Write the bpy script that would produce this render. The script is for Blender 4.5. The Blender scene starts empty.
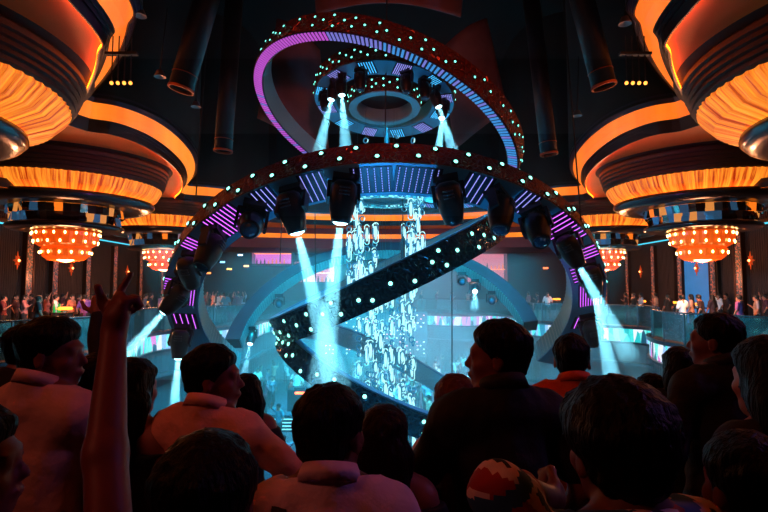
import bpy, math, random
import numpy as np
from mathutils import Vector, Matrix
random.seed(7)
C = bpy.context.scene.collection
PI = math.pi
def R(d): return math.radians(d)
TH = math.atan(32/512.0); F = 512.0; CZ = 2.0
# ------------------------------------------------------------------ camera maths
def ray(px, py):
    u = (px-384)/F; v = (256-py)/F
    return Vector((u, math.cos(TH)-v*math.sin(TH), math.sin(TH)+v*math.cos(TH)))
def atY(px, py, Y):
    d = ray(px, py); t = Y/d.y
    return Vector((d.x*t, Y, CZ+d.z*t))
def atZ(px, py, Z):
    d = ray(px, py); t = (Z-CZ)/d.z
    return Vector((d.x*t, d.y*t, Z))
def proj(P):
    x, y, z = P[0], P[1], P[2]-CZ
    f = y*math.cos(TH)+z*math.sin(TH); u = -y*math.sin(TH)+z*math.cos(TH)
    return 384+F*x/f, 256-F*u/f
# ------------------------------------------------------------------ materials
def lin(c):
    return tuple(((v/255)/12.92 if v/255 <= .04045 else ((v/255+.055)/1.055)**2.4) for v in c)
MATS = {}
def mat(name, col=(128,128,128), rough=.6, metal=0, em=None, es=0, bump=None, spec=.5, vary=None, coat=0):
    """bump = (kind, scale, strength); vary = (scale, amount)"""
    if name in MATS: return MATS[name]
    m = bpy.data.materials.new(name); m.use_nodes = True
    nt = m.node_tree; b = nt.nodes['Principled BSDF']
    c = lin(col)
    b.inputs['Base Color'].default_value = (*c, 1)
    b.inputs['Roughness'].default_value = rough
    b.inputs['Metallic'].default_value = metal
    b.inputs['Specular IOR Level'].default_value = spec
    b.inputs['Coat Weight'].default_value = coat
    if em:
        b.inputs['Emission Color'].default_value = (*lin(em), 1)
        b.inputs['Emission Strength'].default_value = es
    tc = nt.nodes.new('ShaderNodeTexCoord')
    if vary:
        n = nt.nodes.new('ShaderNodeTexNoise'); n.inputs['Scale'].default_value = vary[0]; n.inputs['Detail'].default_value = 4
        nt.links.new(tc.outputs['Object'], n.inputs['Vector'])
        r = nt.nodes.new('ShaderNodeMapRange'); r.inputs['From Min'].default_value = .3; r.inputs['From Max'].default_value = .7
        r.inputs['To Min'].default_value = 1-vary[1]; r.inputs['To Max'].default_value = 1+vary[1]
        nt.links.new(n.outputs['Fac'], r.inputs['Value'])
        v = nt.nodes.new('ShaderNodeVectorMath'); v.operation = 'SCALE'; v.inputs[0].default_value = c
        nt.links.new(r.outputs['Result'], v.inputs['Scale']); nt.links.new(v.outputs['Vector'], b.inputs['Base Color'])
    if bump:
        kind, sc, st = bump
        if kind == 'voronoi':
            t = nt.nodes.new('ShaderNodeTexVoronoi'); t.feature = 'DISTANCE_TO_EDGE'; out = 'Distance'
        elif kind == 'wave':
            t = nt.nodes.new('ShaderNodeTexWave'); t.bands_direction = 'Y'; out = 'Fac'
            t.inputs['Distortion'].default_value = 1.5
        else:
            t = nt.nodes.new('ShaderNodeTexNoise'); out = 'Fac'; t.inputs['Detail'].default_value = 5
        t.inputs['Scale'].default_value = sc
        if kind == 'hair':
            mp = nt.nodes.new('ShaderNodeMapping'); mp.inputs['Scale'].default_value = (1,1,.12)
            nt.links.new(tc.outputs['Object'], mp.inputs[0]); nt.links.new(mp.outputs[0], t.inputs['Vector'])
        else: nt.links.new(tc.outputs['Object'], t.inputs['Vector'])
        bp = nt.nodes.new('ShaderNodeBump'); bp.inputs['Strength'].default_value = st; bp.inputs['Distance'].default_value = .05
        if kind == 'voronoi':
            r = nt.nodes.new('ShaderNodeMapRange'); r.inputs['From Max'].default_value = .18
            nt.links.new(t.outputs[out], r.inputs['Value']); nt.links.new(r.outputs['Result'], bp.inputs['Height'])
        else: nt.links.new(t.outputs[out], bp.inputs['Height'])
        nt.links.new(bp.outputs['Normal'], b.inputs['Normal'])
    MATS[name] = m
    return m
LAMPS = ('cove_led','step_led','drum_added_glow','bar_pink','bar_orange','stage_line','table_lamp_glow')
def glow(name, col, s):
    if name in MATS: return MATS[name]
    m = mat(name, (10,10,10), .5, 0, col, s)
    if name not in LAMPS: m.cycles.emission_sampling = 'NONE'
    return m
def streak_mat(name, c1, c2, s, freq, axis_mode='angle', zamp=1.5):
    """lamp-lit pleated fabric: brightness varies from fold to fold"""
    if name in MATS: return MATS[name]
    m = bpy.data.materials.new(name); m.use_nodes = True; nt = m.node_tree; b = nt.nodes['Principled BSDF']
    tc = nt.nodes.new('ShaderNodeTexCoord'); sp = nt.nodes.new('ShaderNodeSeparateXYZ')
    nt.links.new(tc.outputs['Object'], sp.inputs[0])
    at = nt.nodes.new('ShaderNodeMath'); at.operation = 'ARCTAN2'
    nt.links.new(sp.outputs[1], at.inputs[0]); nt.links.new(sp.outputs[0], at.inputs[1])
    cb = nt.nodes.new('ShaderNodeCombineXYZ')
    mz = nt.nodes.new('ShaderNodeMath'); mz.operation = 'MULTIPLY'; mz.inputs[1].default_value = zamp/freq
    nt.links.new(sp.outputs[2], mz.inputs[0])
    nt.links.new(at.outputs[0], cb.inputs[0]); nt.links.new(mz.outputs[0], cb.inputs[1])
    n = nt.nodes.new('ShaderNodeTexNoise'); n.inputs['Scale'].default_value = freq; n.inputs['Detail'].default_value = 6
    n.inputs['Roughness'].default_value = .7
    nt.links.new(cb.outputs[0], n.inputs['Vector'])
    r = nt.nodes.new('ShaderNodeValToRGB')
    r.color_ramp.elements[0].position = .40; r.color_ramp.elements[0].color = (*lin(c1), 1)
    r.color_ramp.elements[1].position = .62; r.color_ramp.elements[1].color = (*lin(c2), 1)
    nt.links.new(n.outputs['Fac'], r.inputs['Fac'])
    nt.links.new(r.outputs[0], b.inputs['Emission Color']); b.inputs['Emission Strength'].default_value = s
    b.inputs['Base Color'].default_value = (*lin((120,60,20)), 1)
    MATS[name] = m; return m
def cell_mat(name, cols, s, scale, stretch=(1,1,1)):
    """backlit crystal prisms: each facet its own colour"""
    if name in MATS: return MATS[name]
    m = bpy.data.materials.new(name); m.use_nodes = True; nt = m.node_tree; b = nt.nodes['Principled BSDF']
    tc = nt.nodes.new('ShaderNodeTexCoord'); mp = nt.nodes.new('ShaderNodeMapping'); mp.inputs['Scale'].default_value = stretch
    nt.links.new(tc.outputs['Object'], mp.inputs[0])
    v = nt.nodes.new('ShaderNodeTexVoronoi'); v.inputs['Scale'].default_value = scale
    nt.links.new(mp.outputs[0], v.inputs['Vector'])
    sp = nt.nodes.new('ShaderNodeSeparateColor'); nt.links.new(v.outputs['Color'], sp.inputs[0])
    r = nt.nodes.new('ShaderNodeValToRGB'); r.color_ramp.interpolation = 'CONSTANT'
    els = r.color_ramp.elements
    for i, c in enumerate(cols):
        p = i/len(cols)
        if i < 2: e = els[i]; e.position = p
        else: e = els.new(p)
        e.color = (*lin(c), 1)
    nt.links.new(sp.outputs[0], r.inputs['Fac'])
    nt.links.new(r.outputs[0], b.inputs['Emission Color']); b.inputs['Emission Strength'].default_value = s
    b.inputs['Base Color'].default_value = (*lin((60,90,110)), 1); b.inputs['Roughness'].default_value = .15
    MATS[name] = m; return m
def glass_mat(name, tint, fac=.12, diff=.1):
    if name in MATS: return MATS[name]
    m = bpy.data.materials.new(name); m.use_nodes = True; nt = m.node_tree
    nt.nodes.remove(nt.nodes['Principled BSDF']); out = nt.nodes['Material Output']
    t = nt.nodes.new('ShaderNodeBsdfTransparent'); t.inputs[0].default_value = (*lin(tint), 1)
    g = nt.nodes.new('ShaderNodeBsdfGlossy'); g.inputs['Roughness'].default_value = .08
    d = nt.nodes.new('ShaderNodeBsdfDiffuse'); d.inputs[0].default_value = (.5,.8,.85,1)
    a = nt.nodes.new('ShaderNodeMixShader'); a.inputs[0].default_value = fac
    nt.links.new(t.outputs[0], a.inputs[1]); nt.links.new(g.outputs[0], a.inputs[2])
    c = nt.nodes.new('ShaderNodeMixShader'); c.inputs[0].default_value = diff
    nt.links.new(a.outputs[0], c.inputs[1]); nt.links.new(d.outputs[0], c.inputs[2])
    nt.links.new(c.outputs[0], out.inputs[0])
    MATS[name] = m; return m
# ------------------------------------------------------------------ object helpers
class MB:
    def __init__(s): s.v = []; s.f = []; s.m = []
    def add(s, vs, fs, mi=0):
        o = len(s.v); s.v += [tuple(p) for p in vs]
        for f in fs: s.f.append(tuple(i+o for i in f)); s.m.append(mi)
    def box(s, c, d, rot=None, mi=0):
        hx, hy, hz = d[0]/2, d[1]/2, d[2]/2
        ps = [Vector((x*hx, y*hy, z*hz)) for x in (-1,1) for y in (-1,1) for z in (-1,1)]
        if rot is not None: ps = [rot @ p for p in ps]
        c = Vector(c)
        s.add([p+c for p in ps], [(0,1,3,2),(4,6,7,5),(0,4,5,1),(2,3,7,6),(0,2,6,4),(1,5,7,3)], mi)
    def tube(s, a, b, r0, r1=None, n=8, cap=True, mi=0):
        r1 = r0 if r1 is None else r1
        a = Vector(a); b = Vector(b); z = (b-a).normalized()
        x = z.orthogonal().normalized(); y = z.cross(x)
        vs = []
        for i in range(n):
            t = 2*PI*i/n; vs.append(a+(x*math.cos(t)+y*math.sin(t))*r0)
        for i in range(n):
            t = 2*PI*i/n; vs.append(b+(x*math.cos(t)+y*math.sin(t))*r1)
        fs = [(i, (i+1)%n, n+(i+1)%n, n+i) for i in range(n)]
        if cap: fs += [tuple(reversed(range(n))), tuple(range(n, 2*n))]
        s.add(vs, fs, mi)
    def lathe(s, prof, n=24, c=(0,0,0), M=None, mi=0, pleat=0, closed=False):
        """prof = [(r,z)...] revolved about z"""
        vs = []; k = len(prof); c = Vector(c)
        for i in range(n):
            t = 2*PI*i/n; q = 1+(pleat if i % 2 else -pleat)
            for (r, z) in prof:
                p = Vector((r*q*math.cos(t), r*q*math.sin(t), z))
                if M is not None: p = M @ p
                vs.append(p+c)
        fs = []
        for i in range(n):
            j = (i+1) % n
            for q in range(k-1 if not closed else k):
                w = (q+1) % k
                fs.append((i*k+q, j*k+q, j*k+w, i*k+w))
        s.add(vs, fs, mi)
    def arc(s, r0, r1, h0, h1, a0, a1, n=96, mi=0, cor=0, top=None):
        """box-section ring segment about z; cor = corrugation depth on the inner side"""
        full = abs(abs(a1-a0)-360) < 1e-3; vs = []; fs = []
        m = n if full else n+1
        for i in range(m):
            t = R(a0+(a1-a0)*i/n); ca, sa = math.cos(t), math.sin(t)
            q = r0+(cor if i % 2 else 0)
            for (r, h) in ((q,h0),(r1,h0),(r1,h1),(q,h1)): vs.append((r*ca, r*sa, h))
        for i in range(n):
            j = (i+1) % m
            for q in range(4):
                w = (q+1) % 4; fs.append((i*4+q, j*4+q, j*4+w, i*4+w))
        if not full: fs += [(3,2,1,0), (n*4, n*4+1, n*4+2, n*4+3)]
        s.add(vs, fs, mi)
    def ball(s, c, r, n=8, m=6, sc=(1,1,1), mi=0):
        vs = []; c = Vector(c)
        for j in range(1, m):
            p = PI*j/m
            for i in range(n):
                t = 2*PI*i/n; vs.append(c+Vector((r*sc[0]*math.sin(p)*math.cos(t), r*sc[1]*math.sin(p)*math.sin(t), r*sc[2]*math.cos(p))))
        o = len(vs); vs += [c+Vector((0,0,r*sc[2])), c-Vector((0,0,r*sc[2]))]
        fs = [(j*n+i, (j+1)*n+i, (j+1)*n+(i+1)%n, j*n+(i+1)%n) for j in range(m-2) for i in range(n)]
        fs += [(o, i, (i+1)%n) for i in range(n)] + [(o+1, (m-2)*n+(i+1)%n, (m-2)*n+i) for i in range(n)]
        s.add(vs, fs, mi)
    def mesh(s, name, mats, smooth=False):
        me = bpy.data.meshes.new(name); me.from_pydata(s.v, [], s.f)
        for m in (mats if isinstance(mats, (list, tuple)) else [mats]): me.materials.append(m)
        me.polygons.foreach_set('material_index', s.m)
        if smooth: me.polygons.foreach_set('use_smooth', [True]*len(s.f))
        me.validate(); me.update()
        import bmesh
        b = bmesh.new(); b.from_mesh(me); bmesh.ops.recalc_face_normals(b, faces=b.faces); b.to_mesh(me); b.free()
        return me
    def build(s, name, mats, parent=None, smooth=False):
        return link(name, s.mesh(name, mats, smooth), parent)
def link(name, data, parent=None):
    o = bpy.data.objects.new(name, data); C.objects.link(o)
    if parent: o.parent = parent
    return o
def tag(o, label=None, cat=None, group=None, kind=None):
    if label: o['label'] = label
    if cat: o['category'] = cat
    if group: o['group'] = group
    if kind: o['kind'] = kind
    return o
def empty(name, label, cat, loc=(0,0,0), rot=None, group=None):
    o = bpy.data.objects.new(name, None); C.objects.link(o); o.empty_display_size = .2
    o.location = loc
    if rot is not None: o.rotation_euler = rot if not isinstance(rot, Matrix) else rot.to_euler()
    return tag(o, label, cat, group)
def struct(name, mb, mats, smooth=False, parent=None):
    o = mb.build(name, mats, parent, smooth); o['kind'] = 'structure'; return o
def kids(o): return [c for c in C.objects if c.parent == o]
def copy_tree(o, parent=None, _k=None):
    c = o.copy(); C.objects.link(c); c.parent = parent
    for ch in list(o.children): copy_tree(ch, c)
    return c
def spline(pts, n=8, closed=False):
    P = [Vector(p) for p in pts]; out = []; N = len(P)
    for i in range(N if closed else N-1):
        if closed: a, b, c, d = P[i-1], P[i], P[(i+1) % N], P[(i+2) % N]
        else: a, b, c, d = P[max(i-1,0)], P[i], P[i+1], P[min(i+2,N-1)]
        for k in range(n):
            t = k/n
            out.append(.5*((2*b)+(c-a)*t+(2*a-5*b+4*c-d)*t*t+(3*b-a-3*c+d)*t**3))
    if not closed: out.append(P[-1])
    return out
def offset(poly, d):
    """closed 2D polyline, outward offset (ccw)"""
    N = len(poly); out = []
    for i in range(N):
        a, b, c = poly[i-1], poly[i], poly[(i+1) % N]
        t = ((b-a).normalized()+(c-b).normalized())
        t = t.normalized() if t.length > 1e-6 else (c-b).normalized()
        out.append(Vector((b.x+t.y*d, b.y-t.x*d)))
    return out
def fill_between(mb, outer, inner, z, mi=0):
    import mathutils.geometry as mg
    o = [Vector((p[0], p[1], 0)) for p in outer]; i = [Vector((p[0], p[1], 0)) for p in inner]
    tris = mg.tessellate_polygon([o, i]); pts = o+i
    mb.add([(p.x, p.y, z) for p in pts], [tuple(t) for t in tris], mi)
def strip(mb, A, za, B, zb, mi=0, closed=True):
    n = len(A)
    vs = [(p[0], p[1], za) for p in A]+[(p[0], p[1], zb) for p in B]
    fs = [(i, (i+1) % n, n+(i+1) % n, n+i) for i in range(n if closed else n-1)]
    mb.add(vs, fs, mi)

BLACK = mat('black_metal', (14,14,17), .45, .6)
DARK = mat('dark_lacquer', (24,24,34), .28, .3, coat=.4)
# ================================================================== SHELL
SZ = 7.6       # soffit height (balcony floor = 0)
VOIDH = 17.0
# opening in the ceiling: scalloped lobes, traced on the soffit plane (left half, near -> far), mirrored
def pz(pts): return [atZ(x, y, SZ).xy for x, y in pts]
lobe1 = pz([(138,-10),(136,20),(127,46),(112,71),(92,93)])
lobe2 = pz([(95,94),(118,98),(142,106),(165,118),(184,134),(196,150),(199,163),(196,174),(189,181)])
lobe3 = pz([(191,182),(212,183.5),(235,187),(252,193),(262,200),(268,205)])
back = [Vector((-7.6,35.6)), Vector((-5,36.8)), Vector((-2.5,37.3)), Vector((0,37.5))]
near = [Vector((0,1.5)), Vector((-2.4,2.4)), Vector((-4.0,5.2))]
left = []
for seg in ([near[0],near[1],near[2]]+lobe1, lobe2, lobe3, back):
    left += spline([(p[0],p[1],0) for p in seg], 9)
left = [Vector((p.x, p.y)) for p in left]
right = [Vector((-p.x, p.y)) for p in reversed(left[1:-1])]
opening = right[::1]+left   # orientation fixed below
opening = left+right
def area(p): return sum(p[i-1].x*p[i].y-p[i].x*p[i-1].y for i in range(len(p)))/2
if area(opening) < 0: opening = opening[::-1]
XW, Y0, Y1 = 17.5, -3.0, 47.0
def off(d): return offset(opening, d)
SL = SZ-.85   # soffit level
rect = [(-XW-3,Y0),(XW+3,Y0),(XW+3,Y1),(-XW-3,Y1)]
# soffit (orange-lit plaster)
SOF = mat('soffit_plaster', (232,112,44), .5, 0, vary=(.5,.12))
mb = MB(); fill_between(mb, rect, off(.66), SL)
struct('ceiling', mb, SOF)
# void above: side wall and top, black
mb = MB(); strip(mb, opening, SZ-.1, opening, VOIDH); mb.add([(p.x,p.y,VOIDH) for p in opening], [tuple(range(len(opening)))])
struct('ceiling', mb, mat('void_black', (5,4,5), .8, vary=(.6,.4)))
# trims around the opening
def run(prof, nm, m):
    mb = MB()
    for (d0, z0), (d1, z1) in zip(prof, prof[1:]): strip(mb, off(d0), SZ+z0, off(d1), SZ+z1)
    struct(nm, mb, m)
run([(0,.05),(0,-.02),(.03,-.05),(.05,-.04),(.07,-.10),(.09,-.09),(.11,-.15),(.13,-.14),(.15,-.20),(.17,-.18)], 'trim_1', mat('lip_moulding', (62,50,74), .3, .4))
COVE = streak_mat('cove_light', (238,92,14), (255,156,44), 1.2, 2.2, zamp=0)
run([(.17,-.18),(.20,-.24),(.32,-.44),(.47,-.60)], 'trim_2', COVE)
run([(.47,-.60),(.50,-.59),(.52,-.68),(.55,-.67),(.57,-.76),(.60,-.75),(.64,-.95),(.68,-.95),(.68,-.84)], 'trim_3', mat('trim_dark', (22,22,40), .3, .3))
run([(.69,-.94),(.69,-.87)], 'trim_4', glow('cove_led', (255,96,16), 13.0))
# second, lower back cove seen beyond the rings
mb = MB(); mb2 = MB(); mb3 = MB()
arcp = [Vector((x, 41-.014*x*x)) for x in np.linspace(-15, 15, 41)]
strip(mb, arcp, 5.95, arcp, 6.3, closed=False)
strip(mb2, arcp, 5.95, arcp, 5.15, closed=False)
strip(mb2, arcp, 6.3, [p+Vector((0,.1)) for p in arcp], 7.6, closed=False)
struct('trim_5', mb, COVE); struct('trim_6', mb2, mat('back_fascia', (92,60,80), .5))
strip(mb3, arcp, 5.15, [p+Vector((0,6)) for p in arcp], 5.1, closed=False); struct('ceiling', mb3, mat('under_dark', (40,26,34), .6))
# walls
WALL = mat('wall_drape', (34,22,26), .75, 0, bump=('wave', 2.2, .8), vary=(1.5,.35))
CY = glow('cyan_tape', (60,190,215), 1.6)
for s, nm in ((-1,'left'), (1,'right')):
    mb = MB(); mb.box((s*(XW+.15), 22, 1.5), (.3, 50, 12.2)); struct('wall_'+nm, mb, WALL)
    mb = MB(); mb.box((s*(XW-.1), 29, 5.05), (.2, 26, .22)); mb.box((s*(XW-.22), 29, 4.93), (.06, 26, .07), mi=1)
    struct('trim_7' if s < 0 else 'trim_8', mb, [DARK, CY])
mb = MB(); mb.box((0, 46.9, 1.5), (2*XW, .3, 12.2)); struct('wall_back', mb, mat('back_wall', (26,18,30), .7, vary=(1,.3)))
mb = MB(); mb.box((0, -3.1, 1.5), (2*XW+6, .3, 12.2)); struct('wall_front', mb, mat('back_wall', (26,18,30), .7))
# dance floor
mb = MB(); mb.box((0, 22, -4.6), (2*XW, 50, .2)); struct('floor', mb, mat('dance_floor', (40,60,72), .35, vary=(2,.3)))
# balcony edge
e_pts = [(-3.5,3.6),(-8,5.2),(-10.4,9),(-10.4,13.2),(-9.3,15.4),(-8.75,17.4),(-9.3,19.2),(-10.2,21.5),(-10.1,23.8),(-8.6,25.2),(-7.4,28.5),(-7.3,33),(-5,37.5),(-1,39.6),(2.6,40.6),(3.9,39.2),(6.2,38.4),(8.4,39.3),(9.4,35),(8.7,31.6),(9.7,29.6),(12,27.7),(13.3,26),(12.6,23.8),(11.3,22),(10.5,19.6),(10.7,17.6),(11.8,15.6),(11.5,11),(9,5.6),(3.5,3.6)]
edge = [Vector((p.x, p.y)) for p in spline([(x,y,0) for x,y in e_pts], 6)]
edge += [Vector((x, 3.6)) for x in np.linspace(3.2, -3.2, 7)]
if area(edge) < 0: edge = edge[::-1]
mb = MB(); fill_between(mb, [(-XW,Y0),(XW,Y0),(XW,Y1),(-XW,Y1)], edge, 0.0)
struct('floor', mb, mat('balcony_carpet', (30,22,28), .8, vary=(3,.3)))
mb = MB(); fill_between(mb, [(-XW,Y0),(XW,Y0),(XW,Y1),(-XW,Y1)], offset(edge, .3), -2.0)
struct('ceiling', mb, mat('under_balcony', (20,24,30), .7))
mb = MB(); strip(mb, offset(edge,-.12), .02, edge, 0.0); strip(mb, offset(edge,-.12), .02, offset(edge,-.12), -.12); strip(mb, offset(edge,-.12), -.12, offset(edge,0), -.14)
strip(mb, offset(edge,0), -.80, offset(edge,-.10), -.82); strip(mb, offset(edge,-.10), -.82, offset(edge,-.10), -.92); strip(mb, offset(edge,-.1), -.92, offset(edge,.15), -.95)
struct('trim_9', mb, mat('balcony_lip', (40,50,66), .3, .5))
CRY = cell_mat('crystal_band', [(60,225,215),(235,240,250),(20,110,130),(150,190,240),(30,190,190),(225,120,205),(10,70,90),(120,240,225)], 1.15, 3.6, (1,1,.3))
mb = MB(); strip(mb, edge, -.14, edge, -.80)
struct('trim_10', mb, CRY)
mb = MB(); strip(mb, offset(edge,.15), -.95, offset(edge,.15), -1.85); strip(mb, offset(edge,.15), -1.85, offset(edge,-.1), -1.87)
strip(mb, offset(edge,-.1), -1.87, offset(edge,-.1), -2.02); strip(mb, offset(edge,-.1), -2.02, offset(edge,.4), -2.02); strip(mb, offset(edge,.9), -2.02, offset(edge,.9), -4.5)
struct('trim_11', mb, mat('balcony_skirt', (90,110,120), .3, .5, bump=('wave', 1.0, .3)))
# ================================================================== CHANDELIER RINGS
def ringrot(tx, ty):
    return Matrix.Rotation(R(ty), 3, 'Y') @ Matrix.Rotation(R(tx), 3, 'X')
REDLITSC = mat('red_lit_scales', (120,48,34), .35, .75, bump=('voronoi', 9, 1.0))  # red light on the upper rings' scales is put into this base colour
BLKSC = mat('black_scales', (20,34,40), .22, .8, bump=('voronoi', 9, 1.0))
MESHW = mat('pale_mesh', (130,170,180), .35, .6, bump=('voronoi', 16, .5))
FACE = mat('ring_face', (70,130,160), .4, .3)
RIB = mat('ribbed_alu', (110,165,170), .3, .7)
PUR = glow('led_purple', (196,90,235), 2.2); LIL = glow('led_lilac', (150,150,245), 1.2); CYL = glow('led_cyan', (70,190,255), 1.6)
MAG = glow('led_magenta', (196,84,214), .9)
BULB = glow('bulb_mint', (120,250,225), 2.2)
BULBW = glow('bulb_white', (140,255,232), 3.0)
def bulb_mesh(nm, m, r=.04):
    b = MB(); b.lathe([(r*2.1,0),(r*1.8,r*.5),(r*1.0,r*.55)], 8, mi=1); b.ball((0,0,r*.5), r, 8, 5, (1,1,.7)); return b.mesh(nm, [m, BLACK], True)
BM = bulb_mesh('bulb', BULB); BMS = bulb_mesh('bulb', BULB, .03); BMC = bulb_mesh('bulb', BULBW, .048)
class Ring: pass
def ring(label, c, tx, ty, r0, r1, h, a0, a1, bandmat, innermat, facemat=FACE, cor=0, bulbs=(2,60), bmesh_=None, blank=0, fh=.05, jit=.0):
    r = Ring(); r.M = ringrot(tx, ty); r.c = Vector(c); r.r0 = r0; r.r1 = r1; r.h = h; r.a0 = a0; r.a1 = a1
    t = empty('lighting_ring', label, 'light ring', c, r.M); r.o = t
    s = 1 if h > 0 else -1
    b = MB(); b.arc(r0+.03, r1-.03, 0, h, a0, a1, 120); b.build('frame', BLACK, t)
    b = MB(); b.arc(r0, r1, -s*fh, 0, a0, a1, 120); b.build('light_face', facemat, t)
    b = MB(); b.arc(r1-.03, r1+.02, -s*.02, h+s*.02, a0, a1, 160); b.build('outer_band', bandmat, t)
    b = MB(); b.arc(r0-.02, r0+.03, -s*.02, h+s*.02, a0, a1, 240, cor=cor); b.build('inner_band', innermat, t)
    # bulbs set in the outer band: rows staggered
    rows, n = bulbs; bm = bmesh_ or BM; k = 0
    span = (a1-a0)
    rr = random.Random(int(r1*100))
    for q in range(rows):
        hh = h*(.5 if rows == 1 else .22+.56*q/(rows-1))
        for i in range(n):
            a = a0+span*(i+.5+(.5 if q % 2 else 0)*.9)/n+rr.uniform(-jit,jit)
            if a > a1-.5: continue
            if blank and rr.random() < blank: continue
            o = link('bulb', bm, t); ca, sa = math.cos(R(a)), math.sin(R(a))
            z = Vector((ca, sa, 0)); x = Vector((-sa, ca, 0)); y = z.cross(x)
            Mx = Matrix((x, y, z)).transposed().to_4x4(); Mx.translation = Vector(((r1+.02)*ca, (r1+.02)*sa, hh+rr.uniform(-.03,.03)))
            o.matrix_local = Mx
    return r
def rpt(r, a, rad, h=0): return r.c + r.M @ Vector((rad*math.cos(R(a)), rad*math.sin(R(a)), h))
def ang(r, px, py, rad, h=0, lo=-200, hi=200):
    best = None
    for i in range(int((hi-lo)*2)):
        a = lo+i*.5; q = proj(rpt(r, a, rad, h)); d = (q[0]-px)**2+(q[1]-py)**2
        if best is None or d < best[0]: best = (d, a)
    return best[1]
def led_panel(r, a0, a1, n, f0, f1, m, dotted=False, w=.015, horiz=False):
    """a panel of parallel light strips let into the ring's face"""
    b = MB(); s = 1 if r.h > 0 else -1; hz = -s*.065
    W = r.r1-r.r0; am = R((a0+a1)/2)
    rad = Vector((math.cos(am), math.sin(am), 0)); tan = Vector((-math.sin(am), math.cos(am), 0))
    Mx = Matrix((rad, tan, Vector((0,0,1)))).transposed()
    half = R(abs(a1-a0))/2*(r.r0+W/2)
    L = W*(f1-f0); mid = r.r0+W*(f0+f1)/2
    b.box(rad*mid+Vector((0,0,-s*.056)), (L+.04, 2*half+.04, .012), Mx, 1)
    if not horiz:
        for i in range(n):
            y = -half+2*half*(i+.5)/n
            if dotted:
                for k in range(10): b.box(rad*(mid-L/2+L*(k+.5)/10)+tan*y+Vector((0,0,hz)), (L/10*.55, w, .02), Mx)
            else: b.box(rad*mid+tan*y+Vector((0,0,hz)), (L, w, .02), Mx)
    else:
        for i in range(n):
            x = mid-L/2+L*(i+.5)/n
            b.box(rad*x+tan*0+Vector((0,0,hz)), (w, 2*half, .02), Mx)
    return b.build('led_panel', [m, mat('panel_plate', (20,32,60), .35, .3)], r.o)

# --- the big open arch
A = ring('huge open lighting arch in front, red-lit scale band and purple strip panels', (.06,15,.82), -37.6, -1.5, 5.24, 6.11, .55, -90-114, -90+113, REDLITSC, RIB, cor=.035, bulbs=(2,31), jit=.5, bmesh_=BMC)
for (x0,y0,x1,y1,n,f0,f1,m,dt,hz) in [
    (352,178,392,176,6,.12,.88,LIL,True,False),(394,176,440,180,7,.12,.88,LIL,True,False),
    (303,183,327,178,4,.1,.95,LIL,False,False),(257,200,276,190,4,.25,.95,LIL,False,False),
    (213,228,240,206,8,.2,.98,PUR,False,False),(189,246,199,236,4,.55,1.0,PUR,False,False),
    (173,290,172,276,5,.7,1.0,PUR,False,False),(176,302,184,285,9,.1,.85,PUR,False,True),(183,327,180,312,4,.1,.85,PUR,False,True),
    (463,184,487,192,4,.1,.95,LIL,False,False),(514,198,529,210,4,.3,.98,LIL,False,False),
    (545,218,571,242,8,.2,.98,PUR,False,False),(583,243,590,256,4,.55,1.0,PUR,False,False),
    (580,264,586,278,5,.1,.5,PUR,False,False),(584,283,587,303,9,.2,.9,PUR,False,True),(582,314,580,326,4,.2,.9,PUR,False,True)]:
    a0 = ang(A, x0, y0, 5.74); a1 = ang(A, x1, y1, 5.74)
    led_panel(A, a0, a1, n, f0, f1, m, dt, horiz=hz)
# --- tilted ring at the top
B = ring('large tilted lighting ring at the top with pink and cyan striped face', (-.049,15,6.49), -13.7, 21.2, 3.785, 4.065, .5, -180, 180, REDLITSC, MESHW, facemat=mat('ring_face_dark', (30,30,60), .5, .3), bulbs=(3,46), jit=.6, bmesh_=BMS, blank=.3)
b = MB()
for i in range(230):
    a = -180+360*i/230; am = R(a); rad = Vector((math.cos(am), math.sin(am), 0)); tan = Vector((-math.sin(am), math.cos(am), 0))
    Mx = Matrix((rad, tan, Vector((0,0,1)))).transposed()
    mi = 0 if -200 < a < -115 or a > 100 else (1 if a < -95 else 2)
    if a > -95 and i % 4 in (0,): mi = 1
    b.box(rad*3.925+Vector((0,0,-.06)), (.24, .055, .02), Mx, mi)
b.build('striped_light_face', [MAG, glow('led_soft', (120,120,215), .9), glow('led_blue', (60,140,215), 1.0)], B.o)
# --- small upper rings
Cr = ring('small upper lighting ring carrying downward spotlights', (.003,15,7.545), -11.3, 3.3, 1.45, 2.07, .42, -180, 180, REDLITSC, MESHW, bulbs=(3,30), jit=1.5, bmesh_=BMS)
for i in range(12):
    a = -90+15+i*30; n = 6 if i % 3 else 8
    led_panel(Cr, a-7, a+7, n, .15, .95, CYL if i % 2 else LIL, True, w=.02)
D = ring('innermost small ring inside the upper ring', (.014,15,7.37), -7.7, -.1, .84, 1.06, .40, -180, 180, REDLITSC, MESHW, facemat=mat('ring_pale_face', (100,160,175), .5, .4), bulbs=(3,18), jit=2, bmesh_=BMS)
b = MB(); b.lathe([(.0,.38),(.83,.38),(.83,.42),(0,.42)], 48); b.build('lid', BLACK, D.o)
# --- steep diagonal ring and lower ring
E = ring('black scaled ring tilted up to the right, crossing the centre', (-.05,14,2.60), 4.0, -25.5, 3.05, 3.3, -.62, -180, 180, BLKSC, MESHW, facemat=mat('ring_top_face', (60,130,160), .4, .4), bulbs=(3,24), jit=2.2, bmesh_=BMC, blank=.12)
Fr = ring('lower black scaled ring tilted down to the right above the dance floor', (.05,14,-.12), 4.5, 25.0, 2.72, 2.95, -.5, -180, 180, BLKSC, MESHW, facemat=mat('ring_top_face', (60,130,160), .4, .4), bulbs=(3,24), jit=2.2, bmesh_=BMC, blank=.12)
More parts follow.
